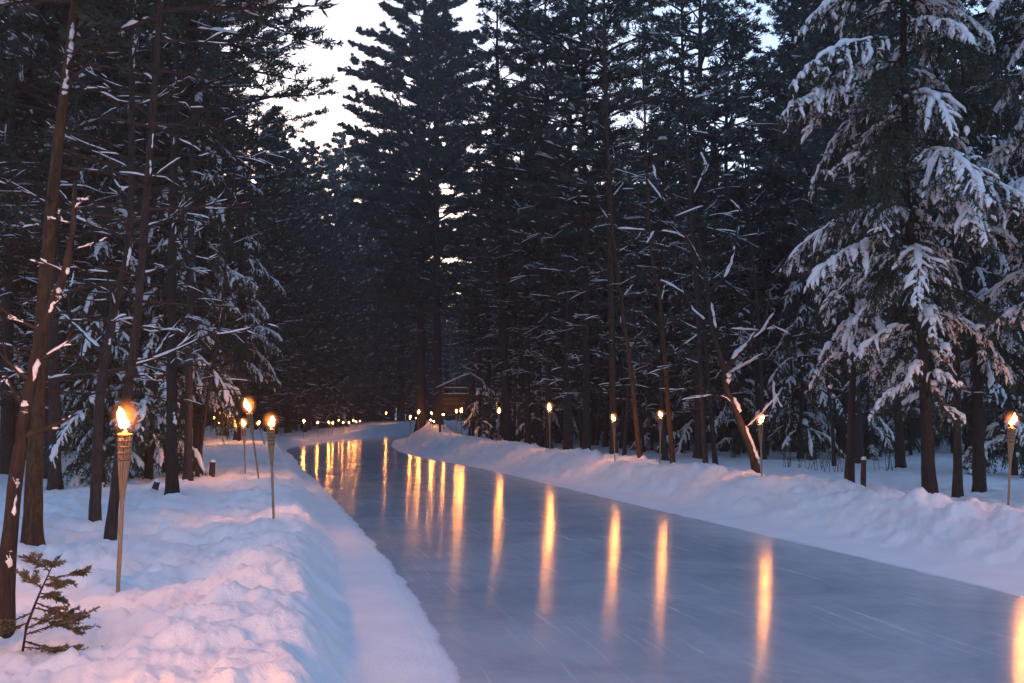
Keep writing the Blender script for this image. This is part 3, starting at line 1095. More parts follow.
hero('pine_tree', pine, [(549, 444), (548, 300), (546, 100)], 45,
     'dark pine directly behind the torch with the thin short reflection', 'tree', H=22, dens=1.0, seed=313, crown0=9, Lmax=3.4, r0=.15, dead=40, snow=.2)
hero('pine_tree', pine, [(528, 442), (527, 300), (528, 100)], 50,
     'dark pine midway along the right bank, left of the lone torch', 'tree', H=24, dens=1.0, seed=314, crown0=9, Lmax=4.0, r0=.16, dead=40, snow=.2)
hero('pine_tree', pine, [(508, 441), (502, 300), (498, 100)], 50,
     'large dark pine directly behind the torch right of the sign', 'tree', H=23, dens=1.0, seed=315, crown0=8, Lmax=3.6, r0=.22, dead=44, snow=.25)
hero('pine_tree', pine, [(421, 424), (421, 300), (424, 100)], 80,
     'massive dark pine left of the sign, its crown reaching the sky gap', 'tree', H=46, seed=316, crown0=9, Lmax=7.0, r0=.42, dead=44, snow=.2, tuft_scale=1.5, dens=1.7)
hero('pine_tree', pine, [(438, 428), (437, 300), (436, 100)], 74,
     'heavy dark pine trunk directly behind the sign\'s left end', 'tree', H=33, seed=317, crown0=9, Lmax=5.4, r0=.36, dead=44, snow=.2, tuft_scale=1.6, dens=1.1)


for i, (px, Y, k, H, lab) in enumerate([
        (268, 86, 0, 27, 'leftmost tall pine of those lining the distant row of torches'),
        (288, 92, 1, 25, 'second tall pine from the left behind the distant row of torches'),
        (306, 97, 2, 27, 'third tall pine from the left behind the distant row of torches'),
        (324, 104, 3, 28, 'fourth tall pine from the left behind the distant row of torches'),
        (341, 111, 0, 31, 'fifth tall pine from the left behind the distant row of torches'),
        (357, 118, 1, 33, 'pine standing straight behind the right end of the distant torch row'),
        (372, 127, 2, 33, 'pine closing the view past the end of the distant torch row'),
        (388, 124, 3, 32, 'pine directly behind the lone far torch at the bend'),
        (402, 118, 1, 30, 'pine just right of the lone far torch at the bend')]):
    if i < 4:
        BANK = globals().setdefault('BANK', [])
        BANK.append(pine(640 + i, 27, 2.6, 5.2, .3, snow=.8, dead=40, dead_z=(1.0, 9), tuft_scale=1.8, dens=1.2))
    x = at(px, 419, Y)[0]
    plant('pine_tree', BANK[k], lab, 'tree', x, Y, i * 1.7, H / 25.5)


# the crooked tree with snow pads, built along its bends
def crooked():
    global rng
    random.seed(77)
    rng = np.random.default_rng(77)
    Y = 22.0
    x0 = at(756, 470, Y)[0]
    z0 = gz(x0, Y)

    def loc(pts, dy=0.0):
        W = np.array([at(a, b, Y) for a, b in pts]) - np.array([x0, Y, z0])
        W[:, 1] = np.linspace(0, dy, len(W))
        return W
    tp = loc([(757, 474), (752, 455), (742, 430), (733, 408), (724, 388), (722, 370), (716, 350), (708, 325), (704, 295), (697, 255), (690, 200), (682, 150)], -.5)
    trunk, wood, sn = MB(), MB(), MB()
    P = smooth_poly(tp, 26)
    P[0, 2] = -.2
    trunk.tubes(P, np.linspace(.095, .014, 26) * (1 + .08 * np.sin(np.arange(26) * 1.7)), 9)
    bt = Bits()
    limbs = [([(724, 385), (732, 374), (745, 363), (760, 350)], .045, .9), ([(722, 372), (735, 356), (752, 340), (764, 326), (772, 300)], .07, .5),
             ([(745, 345), (760, 332), (770, 324)], .03, 0), ([(708, 325), (700, 318), (690, 305), (682, 280)], .04, .4),
             ([(704, 295), (716, 285), (730, 270), (738, 240), (745, 200)], .04, .7), ([(697, 255), (680, 240), (655, 235), (632, 236)], .03, -.4),
             ([(700, 270), (688, 250), (670, 225), (655, 205), (648, 190)], .03, -.9), ([(690, 200), (700, 180), (714, 150)], .02, .3),
             ([(742, 430), (755, 420), (772, 410), (790, 408)], .025, .8), ([(733, 408), (720, 398), (704, 396)], .02, -.5)]
    for pts, r, dy in limbs:
        Q = smooth_poly(loc(pts), 8)
        Q[:, 1] += np.linspace(-.25, -.25 + dy, 8)
        Q[0, 1] = np.interp(Q[0, 2], P[:, 2], P[:, 1])
        bt.limb.append(Q)
        bt.limbr.append(np.linspace(r, r * .35, 8))
        a_ = random.uniform(.0, .4)
        bt.snow_on(Q, r * .45 + .014, 8, .5, .8, a_, a_ + random.uniform(.35, .55))
        for k in range(4):
            p = poly_at(Q, random.uniform(.35, 1))
            d = unit(unit(Q[-1] - Q[0]) + rng.normal(0, .6, 3) + np.array([0, 0, .2]))
            l2 = random.uniform(.3, .8)
            w = p + d * (np.linspace(0, 1, 5) * l2)[:, None]
            bt.twig.append(w)
            bt.twigr.append(np.linspace(.012, .004, 5))
            if random.random() < .6:
                bt.snow_on(w, .026, 5, .4, .8)
    for a, b, r in ((.05, .2, .04), (.25, .32, .055), (.38, .44, .06), (.62, .7, .045)):
        bt.snow_on(P + np.array([.07, -.07, 0]), r, 8, .35, .3, a, b)
    bt.flush((wood, MB(), sn), 6, 4, 7, .85)
    t = thing('bare_tree', 'crooked bare tree padded with snow, behind the torch second from right', 'tree', (x0, Y, z0))
    link('trunk', trunk.mesh('trunk', M['bark']), t)
    link('crown', wood.mesh('crown', M['twig']), t)
    link('snow_clumps', sn.mesh('snow_clumps', M['snow_tree']), t)


crooked()


# young fir at the foot of the nearest trunk
def young_fir():
    global rng
    random.seed(31)
    rng = np.random.default_rng(31)
    wood, leaf, trunk = MB(), MB(), MB()
    P = np.array([[0, 0, -.1], [.03, 0, .15], [.1, .01, .35], [.17, .02, .52]])
    trunk.tubes(P, np.array([.012, .01, .007, .004]), 6)
    bt = Bits()
    for k in range(17):
        f = k / 16
        o = poly_at(P, .15 + .85 * f)
        az = random.choice([0, .3, -.3, .6, -.7, 3.0, 2.4, -2.2, 1.2, -1.3])
        d = unit([math.cos(az), math.sin(az) * .6, random.uniform(-.5, .5)])
        Lb = random.uniform(.18, .5) * (1 - .45 * f)
        t = np.linspace(0, 1, 6)
        Q = o + d * (Lb * t)[:, None]
        Q[:, 2] += -.12 * Lb * t**2
        bt.limb.append(Q)
        bt.limbr.append(np.linspace(.005, .002, 6))
        tws = [(Q, d, Lb)]
        for e in range(9):
            p = poly_at(Q, random.uniform(.25, .95))
            dd = unit(d + np.cross(d, [0, 0, 1]) * random.choice((-1, 1)) * random.uniform(.5, 1.1) + rng.normal(0, .15, 3))
            l2 = Lb * random.uniform(.25, .5)
            w = p + dd * (np.linspace(0, 1, 6) * l2)[:, None]
            bt.twig.append(w)
            bt.twigr.append(np.linspace(.003, .0015, 6))
            tws.append((w, dd, l2))
        for w, dd, l2 in tws:
            nn = int(26 + 180 * l2)
            u = rng.uniform(.05, 1.03, nn)[:, None]
            lat = unit(np.cross(dd, [0, 0, 1]))
            bt.B.append(w[0] + (w[-1] - w[0]) * u)
            bt.D.append(dd * .7 + lat * rng.choice([-1, 1], (nn, 1)) * rng.uniform(.4, 1, (nn, 1)) + rng.normal(0, .35, (nn, 3)))
            bt.Ln.append(rng.uniform(.02, .036, nn))
            bt.W.append(rng.uniform(.007, .013, nn))
    bt.flush((wood, leaf, MB()), 5, 4)
    p = at(22, 625, 6.6)
    t = thing('young_fir', 'tiny green fir sapling poking from the snow by the nearest trunk', 'sapling', (p[0], 6.6, gz(p[0], 6.6)), 0, 1.0)
    link('stem', trunk.mesh('stem', M['twig']), t)
    link('foliage', joined(wood, leaf).mesh('foliage', [M['twig'], M['needle_young']], False), t)


young_fir()


# stumps, short post and dead stub
def stump(px, Y, label, h, r, tilt=0.0, kind='stump'):
    x = at(px, 419, Y)[0]
    t = thing(kind, label, 'stump', (x, Y, gz(x, Y)), 0)
    m, s = MB(), MB()
    k = 7
    P = np.stack([np.linspace(0, tilt * h, k), np.zeros(k), np.linspace(-.15, h, k)], 1)
    rr = r * (1 + .25 * np.exp(-np.linspace(0, 3, k))) * (1 + .06 * np.sin(np.arange(k) * 2.3))
    m.tubes(P, rr, 10)
    link('bole', m.mesh('bole', M['stub']), t)
    s.lathe([(r * .98, h - .01), (r * 1.0, h + .025), (r * .7, h + .06), (.001, h + .075)], 10, 0, (tilt * h, 0, 0))
    link('snow_cap', s.mesh('snow_cap', M['snow_tree']), t)


stump(155, 20.5, 'small broken stump low in the snow left of the straight pine', .13, .06, .6)
stump(213, 26, 'short dark upright stump right of the slim straight pine', .36, .075, .05)
stump(861, 21.2, 'short dead stub capped with snow beside the small sparse hemlock', .62, .055, .05)
stump(325, 62, 'low snowy stump on the far left bank', .3, .2) if False else None


# bare twiggy shrubs poking out of the flat snow behind the right bank
def shrub(seed):
    global rng
    random.seed(seed)
    rng = np.random.default_rng(seed)
    w = MB()
    bt = Bits()
    for k in range(9):
        d = unit([random.uniform(-.35, .35), random.uniform(-.35, .35), 1])
        l = random.uniform(.5, 1.25)
        u = np.linspace(0, 1, 6)
        Q = np.array([random.uniform(-.25, .25), random.uniform(-.2, .2), -.08]) + d * (l * u)[:, None] + rng.normal(0, .02, (6, 3)) * u[:, None]
        bt.limb.append(Q)
        bt.limbr.append(np.linspace(.009, .003, 6))
        for e in range(3):
            p = poly_at(Q, random.uniform(.3, .9))
            dd = unit(d + rng.normal(0, .45, 3))
            bt.twig.append(p + dd * (np.linspace(0, 1, 4) * l * .35)[:, None])
            bt.twigr.append(np.linspace(.005, .002, 4))
    bt.flush((w, MB(), MB()), 4, 3)
    return w.mesh('bare_shrub', M['twig'])


for i, (px, Y, lab) in enumerate([(792, 31, 'bare twiggy shrub in the snow right of the crooked tree'), (815, 30, 'bare twiggy shrub midway between crooked tree and sparse hemlock'),
                                  (832, 29, 'bare twiggy shrub directly left of the sparse hemlock trunk'), (884, 29, 'bare twiggy shrub between the dead stub and big hemlock')]):
    o = link('bare_shrub', shrub(500 + i))
    x = at(px, 419, Y)[0]
    o.location = (x, Y, gz(x, Y))
    o['label'], o['category'], o['group'] = lab, 'shrub', 'shrubs on the flat snow right of the ice'


# ------------------------------------------------------------------ sign
def sign():
    Y = 61.0
    a = at(441, 419, Y)[0]
    b = at(469, 419, Y)[0]
    cx = (a + b) / 2
    W = b - a
    z0 = gz(cx, Y)
    t = thing('trail_sign', 'brown wooden trail sign under a snowy gabled frame by the right bank', 'sign', (cx, Y, z0), .12)
    zt = lambda py: at(455, py, Y)[2] - z0
    for s in (-1, 1):
        m = MB()
        m.box((s * (W / 2 + .05), .06, zt(380) / 2 - .1), (.13, .13, zt(380) + .2))
        link('post', m.mesh('post', M['sign_wood'], False), t)
    m = MB()
    m.box((0, 0, (zt(395) + zt(414)) / 2), (W, .06, zt(395) - zt(414)))
    bd = link('board', m.mesh('board', M['sign_wood'], False), t)
    # rows of routed letters, too small to read
    random.seed(3)
    for row, (x0, x1) in ((399, (-.42, -.08)), (399, (.0, .06)), (403.5, (-.42, -.14)), (403.5, (-.1, .12)), (403.5, (.18, .42)), (409, (-.42, -.3))):
        m = MB()
        x = x0 * W
        while x < x1 * W:
            w = random.uniform(.05, .09)
            zc = zt(row)
            m.box((x + w / 2, -.034, zc), (.016, .008, .16))
            m.box((x + w / 2 + .02, -.034, zc + random.choice((.07, 0, -.07))), (.04, .007, .018))
            x += w + .03
        link('lettering', m.mesh('lettering', M['sign_letter'], False), bd)
    for (p0, p1) in (((436, 389), (470, 374)), ((470, 374), (484, 383))):
        A, B = at(*p0, Y) - [cx, Y, z0], at(*p1, Y) - [cx, Y, z0]
        A[1] = B[1] = -.02
        m, s = MB(), MB()
        ln = np.linalg.norm(B - A)
        ang = -math.atan2(B[2] - A[2], B[0] - A[0])
        c = (A + B) / 2
        m.box(c, (ln, .35, .07), 0, 0, ang)
        rf = link('roof_rail', m.mesh('roof_rail', M['sign_wood'], False), t)
        q = np.linspace(0, 1, 8)[:, None]
        P = A + (B - A) * q + np.array([0, 0, .08])
        s.tubes(P, np.array([.03, .08, .09, .085, .09, .08, .085, .03]), 8, 0, .75)
        link('snow_cap', s.mesh('snow_cap', M['snow_tree']), rf)
    for py in (388.5, 394.5):
        m, s = MB(), MB()
        m.box((0, .0, zt(py)), (W * .96, .1, .07))
        cb = link('crossbeam', m.mesh('crossbeam', M['sign_wood'], False), t)
        P = np.stack([np.linspace(-W * .4, W * .46, 8), np.full(8, 0.0), np.full(8, zt(py) + .05)], 1)
        s.tubes(P, np.array([.02, .05, .06, .05, .06, .055, .06, .02]), 8, 0, .7)
        link('snow_cap', s.mesh('snow_cap', M['snow_tree']), cb)


sign()

# ------------------------------------------------------------------ torches
TH = 1.55        # foot to flame centre


def torch_parts():
    d = {}
    m = MB()
    z = np.array([-.25, 0, .2, .21, .5, .51, .8, .81, 1.02])
    r = np.array([.017, .018, .0185, .021, .019, .0215, .0195, .022, .02])
    m.tubes(np.stack([0 * z, 0 * z, z], 1), r, 10)
    d['pole'] = m.mesh('pole', M['bamboo'])
    m = MB()                                   # split, splayed bamboo cone
    strips = 12
    for k in range(strips):
        a = k * 2 * math.pi / strips
        zz = np.linspace(.8, 1.42, 8)
        f = np.clip((zz - .82) / .36, 0, 1)
        rad = .016 + .03 * f + .009 * np.clip((zz - 1.18) / .24, 0, 1)
        P = np.stack([rad * math.cos(a), rad * math.sin(a), zz], 1)
        m.tubes(P, .0045 + .0075 * f, 5)
    d['basket'] = m.mesh('basket', M['bamboo'])
    m = MB()
    for zc in (1.185, 1.24, 1.295, 1.35, 1.402):
        a = np.linspace(0, 2 * math.pi, 18)
        rad = .052 + .03 * (zc - 1.18) + .004 * np.sin(a * 6)
        m.tubes(np.stack([rad * np.cos(a), rad * np.sin(a), np.full(18, zc)], 1), np.full(18, .0125), 6)
    d['woven_band'] = m.mesh('woven_band', M['bamboo_dark'])
    m = MB()
    m.lathe([(.0, 1.30), (.038, 1.30), (.038, 1.42), (.036, 1.43), (.014, 1.437), (.014, 1.452), (.0, 1.452)], 14)
    d['fuel_can'] = m.mesh('fuel_can', M['can'])
    m = MB()
    m.tubes(np.array([[0, 0, 1.44], [0, 0, 1.46], [.002, 0, 1.475]]), np.array([.008, .008, .007]), 7)
    d['wick'] = m.mesh('wick', M['wick'])
    for nm, mat, s in (('flame', M['flame'], 1.0), ):
        for var in range(3):
            random.seed(40 + var)
            m = MB()
            n = 11
            t = np.linspace(0, 1, n)
            rad = .038 * np.sin(np.clip(t * 1.02, 0, 1) ** .6 * math.pi) ** .75 * (1 + .18 * np.sin(t * 11 + 2 * var)) + .001
            rad[0], rad[-1] = .008, .001
            lean = (-.21, -.1, .03)[var]
            P = np.stack([lean * t**1.25 + .012 * np.sin(t * 7 + var), .01 * np.sin(t * 5 + 2 * var), 1.468 + (.16, .19, .17)[var] * t], 1)
            m.tubes(P, rad, 10)
            d['flame%d' % var] = m.mesh('flame', mat)
    m = MB()
    a = np.linspace(0, math.pi, 11)
    m.lathe(np.stack([.155 * np.sin(a), 1.555 - .18 * np.cos(a)], 1), 16)
    d['halo'] = m.mesh('flame_glow', M['halo'])  # glowing ball added round the flame, imitating bloom
    return d


TP = torch_parts()
from mathutils import Vector


def torch(px, py, Y, label, base=None, group=None, size=1.0, var=0, near=False, flame_sc=1.0):
    Fp = at(px, py, Y) if Y > 2 else np.array([(px - 512) / 1000 * Y, Y, 1.85])
    bx = at(base[0], base[1], Y)[0] if base else Fp[0] - random.uniform(-.03, .03) * 1.5
    B = np.array([bx, Y, gz(bx, Y)])
    v = Vector(Fp - B)
    t = thing('tiki_torch', label, 'torch', B, 0, 1, group)
    t.rotation_mode = 'QUATERNION'
    q = v.to_track_quat('Z', 'Y')
    t.rotation_quaternion = q
    s = v.length / TH
    t.scale = (1.0, 1.0, s) if False else (max(.85, min(s, 1.25)),) * 2 + (s,)
    link('pole', TP['pole'], t)
    link('basket', TP['basket'], t)
    bd = link('woven_band', TP['woven_band'], t)
    can = link('fuel_can', TP['fuel_can'], t)
    link('wick', TP['wick'], can)
    fl = link('flame', TP['flame%d' % var], t)
    ha = link('flame_glow', TP['halo'], fl)
    fz = flame_sc * random.uniform(.85, 1.2)      # each flame burns a little differently, seated on its wick
    fl.scale = (flame_sc * random.uniform(.85, 1.1), flame_sc, fz)
    fl.location = (0, 0, 1.468 * (1 - fz))
    fl.rotation_euler = (0, 0, 0 if near or Y < 16 else random.uniform(-.9, .9))
    return t


GR, GL, GD = 'torches along the right snow bank', 'torches on the left snow', 'distant torches along the far left bank'
torch(126, 419, 9.0, 'nearest lit bamboo torch, tall on the left snow with woven dark bands', (118, 586), GL, var=0, flame_sc=1.12)
torch(270.5, 421, 14.3, 'second nearest lit torch, on the left bank edge beside the ice', (273.5, 526), GL, var=0, flame_sc=1.1)
torch(248.7, 407, 24, 'highest torch flame on the left, on a pole leaning left', (259, 481), GL, var=1, flame_sc=1.3)
torch(243.6, 423, 26.8, 'upright torch just below and left of the highest flame', (245.5, 475), GL, var=2, flame_sc=1.3)
torch(258, 423, 38, 'small torch seen between two larger flames left of the ice', (264.5, 455), GL, var=1, flame_sc=1.2)
torch(219, 422.5, 37, 'right-hand torch of the close pair on the left snow mound', (224, 458), GL, var=1, flame_sc=1.2)
torch(214.3, 417.5, 41, 'left-hand torch of the close pair on the left snow mound', (216, 457), GL, var=2, flame_sc=1.1)
torch(152, 424, 34, 'small lone torch beside the thickest left pine trunk', (155, 460), GL, var=1, flame_sc=1.2)
# rows along the right bank
torch(1012, 420, 15.5, 'rightmost torch, slightly tilted in front of the snowy hemlocks', (1008, 512), GR, var=1, flame_sc=1.1)
torch(760, 419.5, 21, 'second torch from the right, in front of the crooked tree', (762, 478), GR, var=0, flame_sc=1.07)
torch(660.5, 414, 26.5, 'third torch from the right, beside a leaning thin trunk', (660, 470), GR, var=2, flame_sc=1.12)
torch(613.5, 418, 29, 'fourth torch from the right, before the reddish straight pine', (615, 462), GR, var=0, flame_sc=1.12)
torch(549.5, 408, 37, 'fifth torch from the right, alone midway along the right bank', (550, 450), GR, var=1, flame_sc=1.16)
torch(498.8, 411, 46, 'sixth torch from the right, beside the squat snowy fir', None, GR, var=1, flame_sc=1.20)
torch(461, 411, 56, 'right-hand torch of the bright pair in front of the sign', (462, 437), GR, var=1, flame_sc=1.33)
torch(456.2, 411, 58, 'left-hand torch of the bright pair in front of the sign', (456, 437), GR, var=2, flame_sc=1.29)
torch(443.2, 414.5, 63, 'torch just left of the bright pair, before the sign', None, GR, var=1, flame_sc=1.29)
torch(431.8, 413.3, 72, 'upper torch of the cluster at the sign\'s left post', None, GR, var=1, flame_sc=1.38)
torch(430.6, 420, 67, 'lower left torch of the cluster at the sign\'s left post', None, GR, var=2, flame_sc=1.20)
torch(434, 421.5, 70, 'lower right torch of the cluster at the sign\'s left post', None, GR, var=1, flame_sc=1.12)
torch(418.4, 412.3, 78, 'highest flame of the three torches left of the sign', None, GR, var=1, flame_sc=1.38)
torch(416.3, 417.8, 84, 'middle flame of the three torches left of the sign', None, GR, var=2, flame_sc=1.20)
torch(410, 417.5, 90, 'leftmost flame of the three torches left of the sign', None, GR, var=1, flame_sc=1.20)
far = [(304, 421.4, 74, 1.8), (317.8, 422.7, 79, 1.8), (329, 422.7, 85, 1.6), (332.7, 422.7, 88, 1.6), (338.6, 420.3, 101, 1.1), (343.2, 422.5, 92, 1.7),
       (348.8, 422.5, 95, 1.7), (353.5, 420.7, 99, 1.7), (356.3, 421.7, 102, 1.6), (359.8, 421.1, 106, 1.5)]
ordw = ['first', 'second', 'third', 'fourth', 'fifth', 'sixth', 'seventh', 'eighth', 'ninth', 'tenth']
for i, (px, py, Y, fs) in enumerate(far):
    torch(px, py, Y, '%s flame from the left in the distant row of ten torches' % ordw[i], None, GD, var=1 + i % 2, flame_sc=fs * .8)
torch(386, 413.5, 112, 'lone far torch between the distant row and the right bank', None, 'lone far torch', var=1, flame_sc=1.45)
# unseen torches added where the rows would go on, to warm the near snow
for x, y, lab in ((-2.45, 3.3, 'unseen torch added to the left row, standing beside the photographer'),
                  (-2.3, 1.2, 'lit torch of the left row at the photographer\'s elbow'),
                  (-1.1, -.8, 'unseen torch added to the left row just behind the photographer')):
    torch(512 + 1000 * x / y, 419, y, lab, None, GL, var=1, flame_sc=2.6)  # flames enlarged for more warm light on the foreground
torch(512 + 1000 * 7.4 / 10.2, 419, 10.2, 'unseen torch added to the right row standing beside the photographer', None, GR, var=1, flame_sc=1.2)

# ------------------------------------------------------------------ woods behind the front rows
PINES = [pine(601, 23, 7.5, 3.9, .22, snow=.4, dead=36, tuft_scale=1.25), pine(602, 21, 6.5, 3.5, .19, snow=.45, dead=40, tuft_scale=1.25),
         pine(603, 25, 9.0, 4.3, .26, snow=.35, dead=38, tuft_scale=1.25), pine(604, 18, 5.0, 3.2, .16, snow=.45, dead=30, tuft_scale=1.25)]
UNDER = [hemlock(611, 6.0, .4, 2.0, .07, snow=.45, per_m=6, snow_r=1.3, sub=False, ndl=1.6), hemlock(612, 8.5, .6, 2.4, .09, snow=.4, per_m=6, snow_r=1.3, sub=False, ndl=1.6)]
BARE = [bare(621, 12, None, .08, 18, 2.5, 2.2, .9, .6), bare(622, 9, None, .06, 16, 1.8, 1.9, .7, .7)]

random.seed(2024)
placed = []


def clear(x, y, rad):
    d = min(float(dist_line(np.array([x]), np.array([y]), LXs, LYs)[0]), float(dist_line(np.array([x]), np.array([y]), RXs, RYs)[0]))
    if inside(np.array([x]), np.array([y]))[0] or d < 4.5:
        return False
    return all((x - a) ** 2 + (y - b) ** 2 > rad * rad for a, b in placed)


for o in col.objects:
    if o.get('category') == 'tree':
        placed.append((o.location.x, o.location.y))

PROT = {'p': (PINES, 'pine_tree', 'tree'), 'u': (UNDER, 'hemlock_tree', 'tree'), 'b': (BARE, 'bare_tree', 'tree')}
LAB = {('p', 'l'): ('tall dark pine deep in the left woods behind the torches', 'pines deep in the left woods'),
       ('p', 'r'): ('tall dark pine deep in the right woods behind the torch row', 'pines deep in the right woods'),
       ('u', 'l'): ('snow-dusted bushy evergreen in the shade deep in the left woods', 'low evergreens deep in the left woods'),
       ('u', 'r'): ('snow-dusted bushy evergreen in the shade deep in the right woods', 'low evergreens deep in the right woods'),
       ('b', 'l'): ('leafless snow-lined young tree deep in the left woods', 'bare young trees deep in the left woods'),
       ('b', 'r'): ('leafless snow-lined young tree deep in the right woods', 'bare young trees deep in the right woods')}
GAPS = [(262, 345, 105), (615, 690, 110), (472, 496, 40)]
HTS = {'p': (23, 21, 25, 18), 'u': (6, 8.5), 'b': (12, 9)}


def fill(kind, side, n, yr, sc, rad, edge=(5, 26)):
    protos, nm, cat = PROT[kind]
    lab, grp = LAB[(kind, side)]
    c = 0
    for tries in range(n * 40):
        y = random.uniform(*yr)
        e = (np.interp(y, LY, LX) - random.uniform(*edge)) if side == 'l' else (np.interp(y, RY, RX) + random.uniform(*edge))
        x = float(e)
        px = 512 + 1000 * x / y
        if not -160 < px < 1190 or not clear(x, y, rad):
            continue
        k = random.randrange(len(protos))
        s = random.uniform(*sc)
        top = 419 - 1000 * (HTS[kind][k] * s - 1.8) / y
        if kind == 'p' and any(a - 1300 / y < px < b + 1300 / y and top < lim for a, b, lim in GAPS):
            continue
        if kind == 'p' and 465 < px < 830 and top < 120 and random.random() < .72:
            continue
        placed.append((x, y))
        plant(nm, protos[k], lab, cat, x, y, random.uniform(0, 6.28), s, grp)
        c += 1
        if c >= n:
            break


fill('p', 'l', 56, (30, 80), (.75, 1.15), 1.9, (5, 26))
fill('p', 'r', 80, (34, 84), (.75, 1.15), 1.9, (6, 36))
fill('u', 'l', 26, (32, 75), (.8, 1.3), 1.6, (5, 22))
fill('u', 'r', 34, (38, 80), (.8, 1.3), 1.6, (8, 30))
fill('b', 'l', 10, (24, 60), (.8, 1.2), 1.5, (5, 14))
fill('b', 'r', 14, (27, 62), (.8, 1.2), 1.5, (5, 20))


# the far wood: one mass
def far_forest():
    global rng
    random.seed(9)
    rng = np.random.default_rng(9)
    mb = MB()
    cnt = 0
    P, Rd, Bs, Ds, Ls, Ws, SP, SR = [], [], [], [], [], [], [], []
    for k in range(6000):
        if k % 6 == 1:
            y = random.uniform(152, 185)
            x = random.uniform(-30, 40)
        elif k % 3 == 0:
            y = random.uniform(100, 160)
            x = random.uniform(-48, 18)
        else:
            y = random.uniform(62, 165)
            x = random.uniform(-1, 1) * (30 + y * .62)
        if y < 155:
            xa = np.array([x]); ya = np.array([y])
            if inside(xa, ya)[0]:
                continue
            d = min(dist_line(xa, ya, LXs, LYs)[0], dist_line(xa, ya, RXs, RYs)[0])
            if d < (5 if y > 80 else 16):
                continue
        cnt += 1
        if cnt > 1300:
            break
        H = random.uniform(17, 25)
        z0 = gz(x, y) - .1
        low = random.random() < .45
        c0 = random.uniform(.3, 1.5) if low else random.uniform(4, 8)
        if low:
            H *= random.uniform(.25, .8)
        n = 6
        t = np.linspace(0, 1, n)
        P.append(np.stack([x + random.uniform(-.4, .4) * t, y + 0 * t, z0 + H * t], 1))
        Rd.append(np.linspace(random.uniform(.14, .28), .03, n))
        nn = int(480 * H / 18)
        f = rng.uniform(0, 1, nn) ** .9
        zz = c0 + (H - c0) * f
        Rm = (random.uniform(1.6, 3.0) if not low else random.uniform(1.2, 2.2)) * (1 - f) ** .7 + .25
        az = rng.uniform(0, 6.283, nn)
        rr = Rm * rng.uniform(.25, 1, nn)
        b = np.stack([x + rr * np.cos(az), y + rr * np.sin(az), z0 + zz + rng.normal(0, .1, nn)], 1)
        Bs.append(b)
        Ds.append(np.stack([np.cos(az), np.sin(az), rng.uniform(-.5, .5, nn)], 1) + rng.normal(0, .4, (nn, 3)))
        Ls.append(rng.uniform(.5, 1.1, nn))
        Ws.append(rng.uniform(.12, .3, nn))
        ns = 64
        i = rng.integers(0, nn, ns)
        for j in i:
            d = np.array([math.cos(az[j]), math.sin(az[j]), -.15])
            SP.append(b[j] + d * (np.linspace(0, .9, 4))[:, None] + np.array([0, 0, .06]))
            SR.append(np.array([.02, .06, .055, .015]))
    mb.tubes(np.array(P), np.array(Rd), 6, 0, 1, False)
    mb.blades(np.concatenate(Bs), np.concatenate(Ds), np.concatenate(Ls), np.concatenate(Ws), 1)
    mb.tubes(np.array(SP), np.array(SR), 4, 2, .7, False)
    o = struct('far_forest', mb.mesh('far_forest', [M['bark'], M['needle'], M['snow_tree']], False), 'stuff')


far_forest()

# thin air volume added to lift the dark woods, like camera flare
def lift_haze():
    m, nt, out = new_mat('lift_haze')
    v = N(nt, 'ShaderNodeVolumePrincipled')
    v.inputs['Color'].default_value = (.86, .9, 1, 1)
    v.inputs['Density'].default_value = .001
    v.inputs['Anisotropy'].default_value = .2
    L(nt, v.outputs[0], out.inputs['Volume'])
    mb = MB()
    mb.box((0, 420, 28), (1900, 1960, 62))
    o = struct('lift_haze', mb.mesh('lift_haze', m, False), 'stuff')


lift_haze()

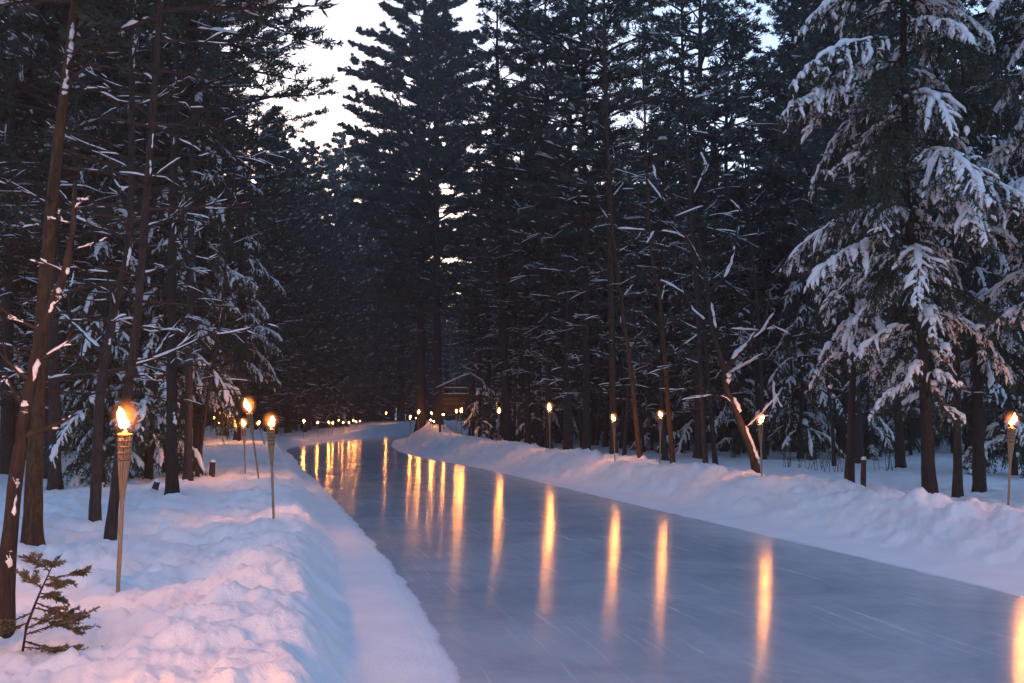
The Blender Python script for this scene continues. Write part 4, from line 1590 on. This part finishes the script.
# ------------------------------------------------------------------ sky, sun, camera
SUN_EL, SUN_ROT = R(2.0), R(-14)
w = bpy.data.worlds.new('World')
scene.world = w
w.use_nodes = True
nt = w.node_tree
bg = nt.nodes['Background']
sky = nt.nodes.new('ShaderNodeTexSky')
sky.sky_type = 'NISHITA'
sky.sun_disc = False
sky.sun_elevation = SUN_EL
sky.sun_rotation = SUN_ROT
sky.altitude = 200
sky.air_density = 1.0
sky.dust_density = 1.2
sky.ozone_density = 1.6
tint = nt.nodes.new('ShaderNodeMix')            # daylight white balance: dusk light reads blue
tint.data_type = 'RGBA'
tint.blend_type = 'MULTIPLY'
tint.inputs['Factor'].default_value = 1
tint.inputs['B'].default_value = (.83, .92, 1.2, 1)
nt.links.new(sky.outputs[0], tint.inputs['A'])
nt.links.new(tint.outputs['Result'], bg.inputs['Color'])
bg.inputs['Strength'].default_value = .15

sd = bpy.data.lights.new('sun', 'SUN')
sd.energy = .04
sd.angle = R(12)
sd.color = (1, .8, .62)
so = bpy.data.objects.new('sun', sd)
col.objects.link(so)
# direction towards the sun: Nishita's rotation turns clockwise from +Y
dv = Vector((math.sin(SUN_ROT) * math.cos(SUN_EL), math.cos(SUN_ROT) * math.cos(SUN_EL), math.sin(SUN_EL)))
so.rotation_euler = dv.to_track_quat('Z', 'Y').to_euler()
so.location = (0, -20, 30)

cd = bpy.data.cameras.new('camera')
cd.sensor_width = 36
cd.lens = 36 * F_PX / 1024
cd.clip_end = 3000
co = bpy.data.objects.new('camera', cd)
col.objects.link(co)
co.location = (0, 0, CAM_Z)
co.rotation_euler = (math.pi / 2 + PITCH, 0, 0)
scene.camera = co

scene.view_settings.view_transform = 'Standard'
scene.view_settings.look = 'None'
scene.view_settings.gamma = 1
scene.view_settings.exposure = 2.75
scene.cycles.max_bounces = 5
scene.cycles.diffuse_bounces = 2
scene.cycles.glossy_bounces = 2
scene.cycles.transmission_bounces = 1
scene.cycles.volume_bounces = 0
scene.cycles.sample_clamp_indirect = 4
scene.cycles.use_denoising = True
scene.cycles.volume_max_steps = 64
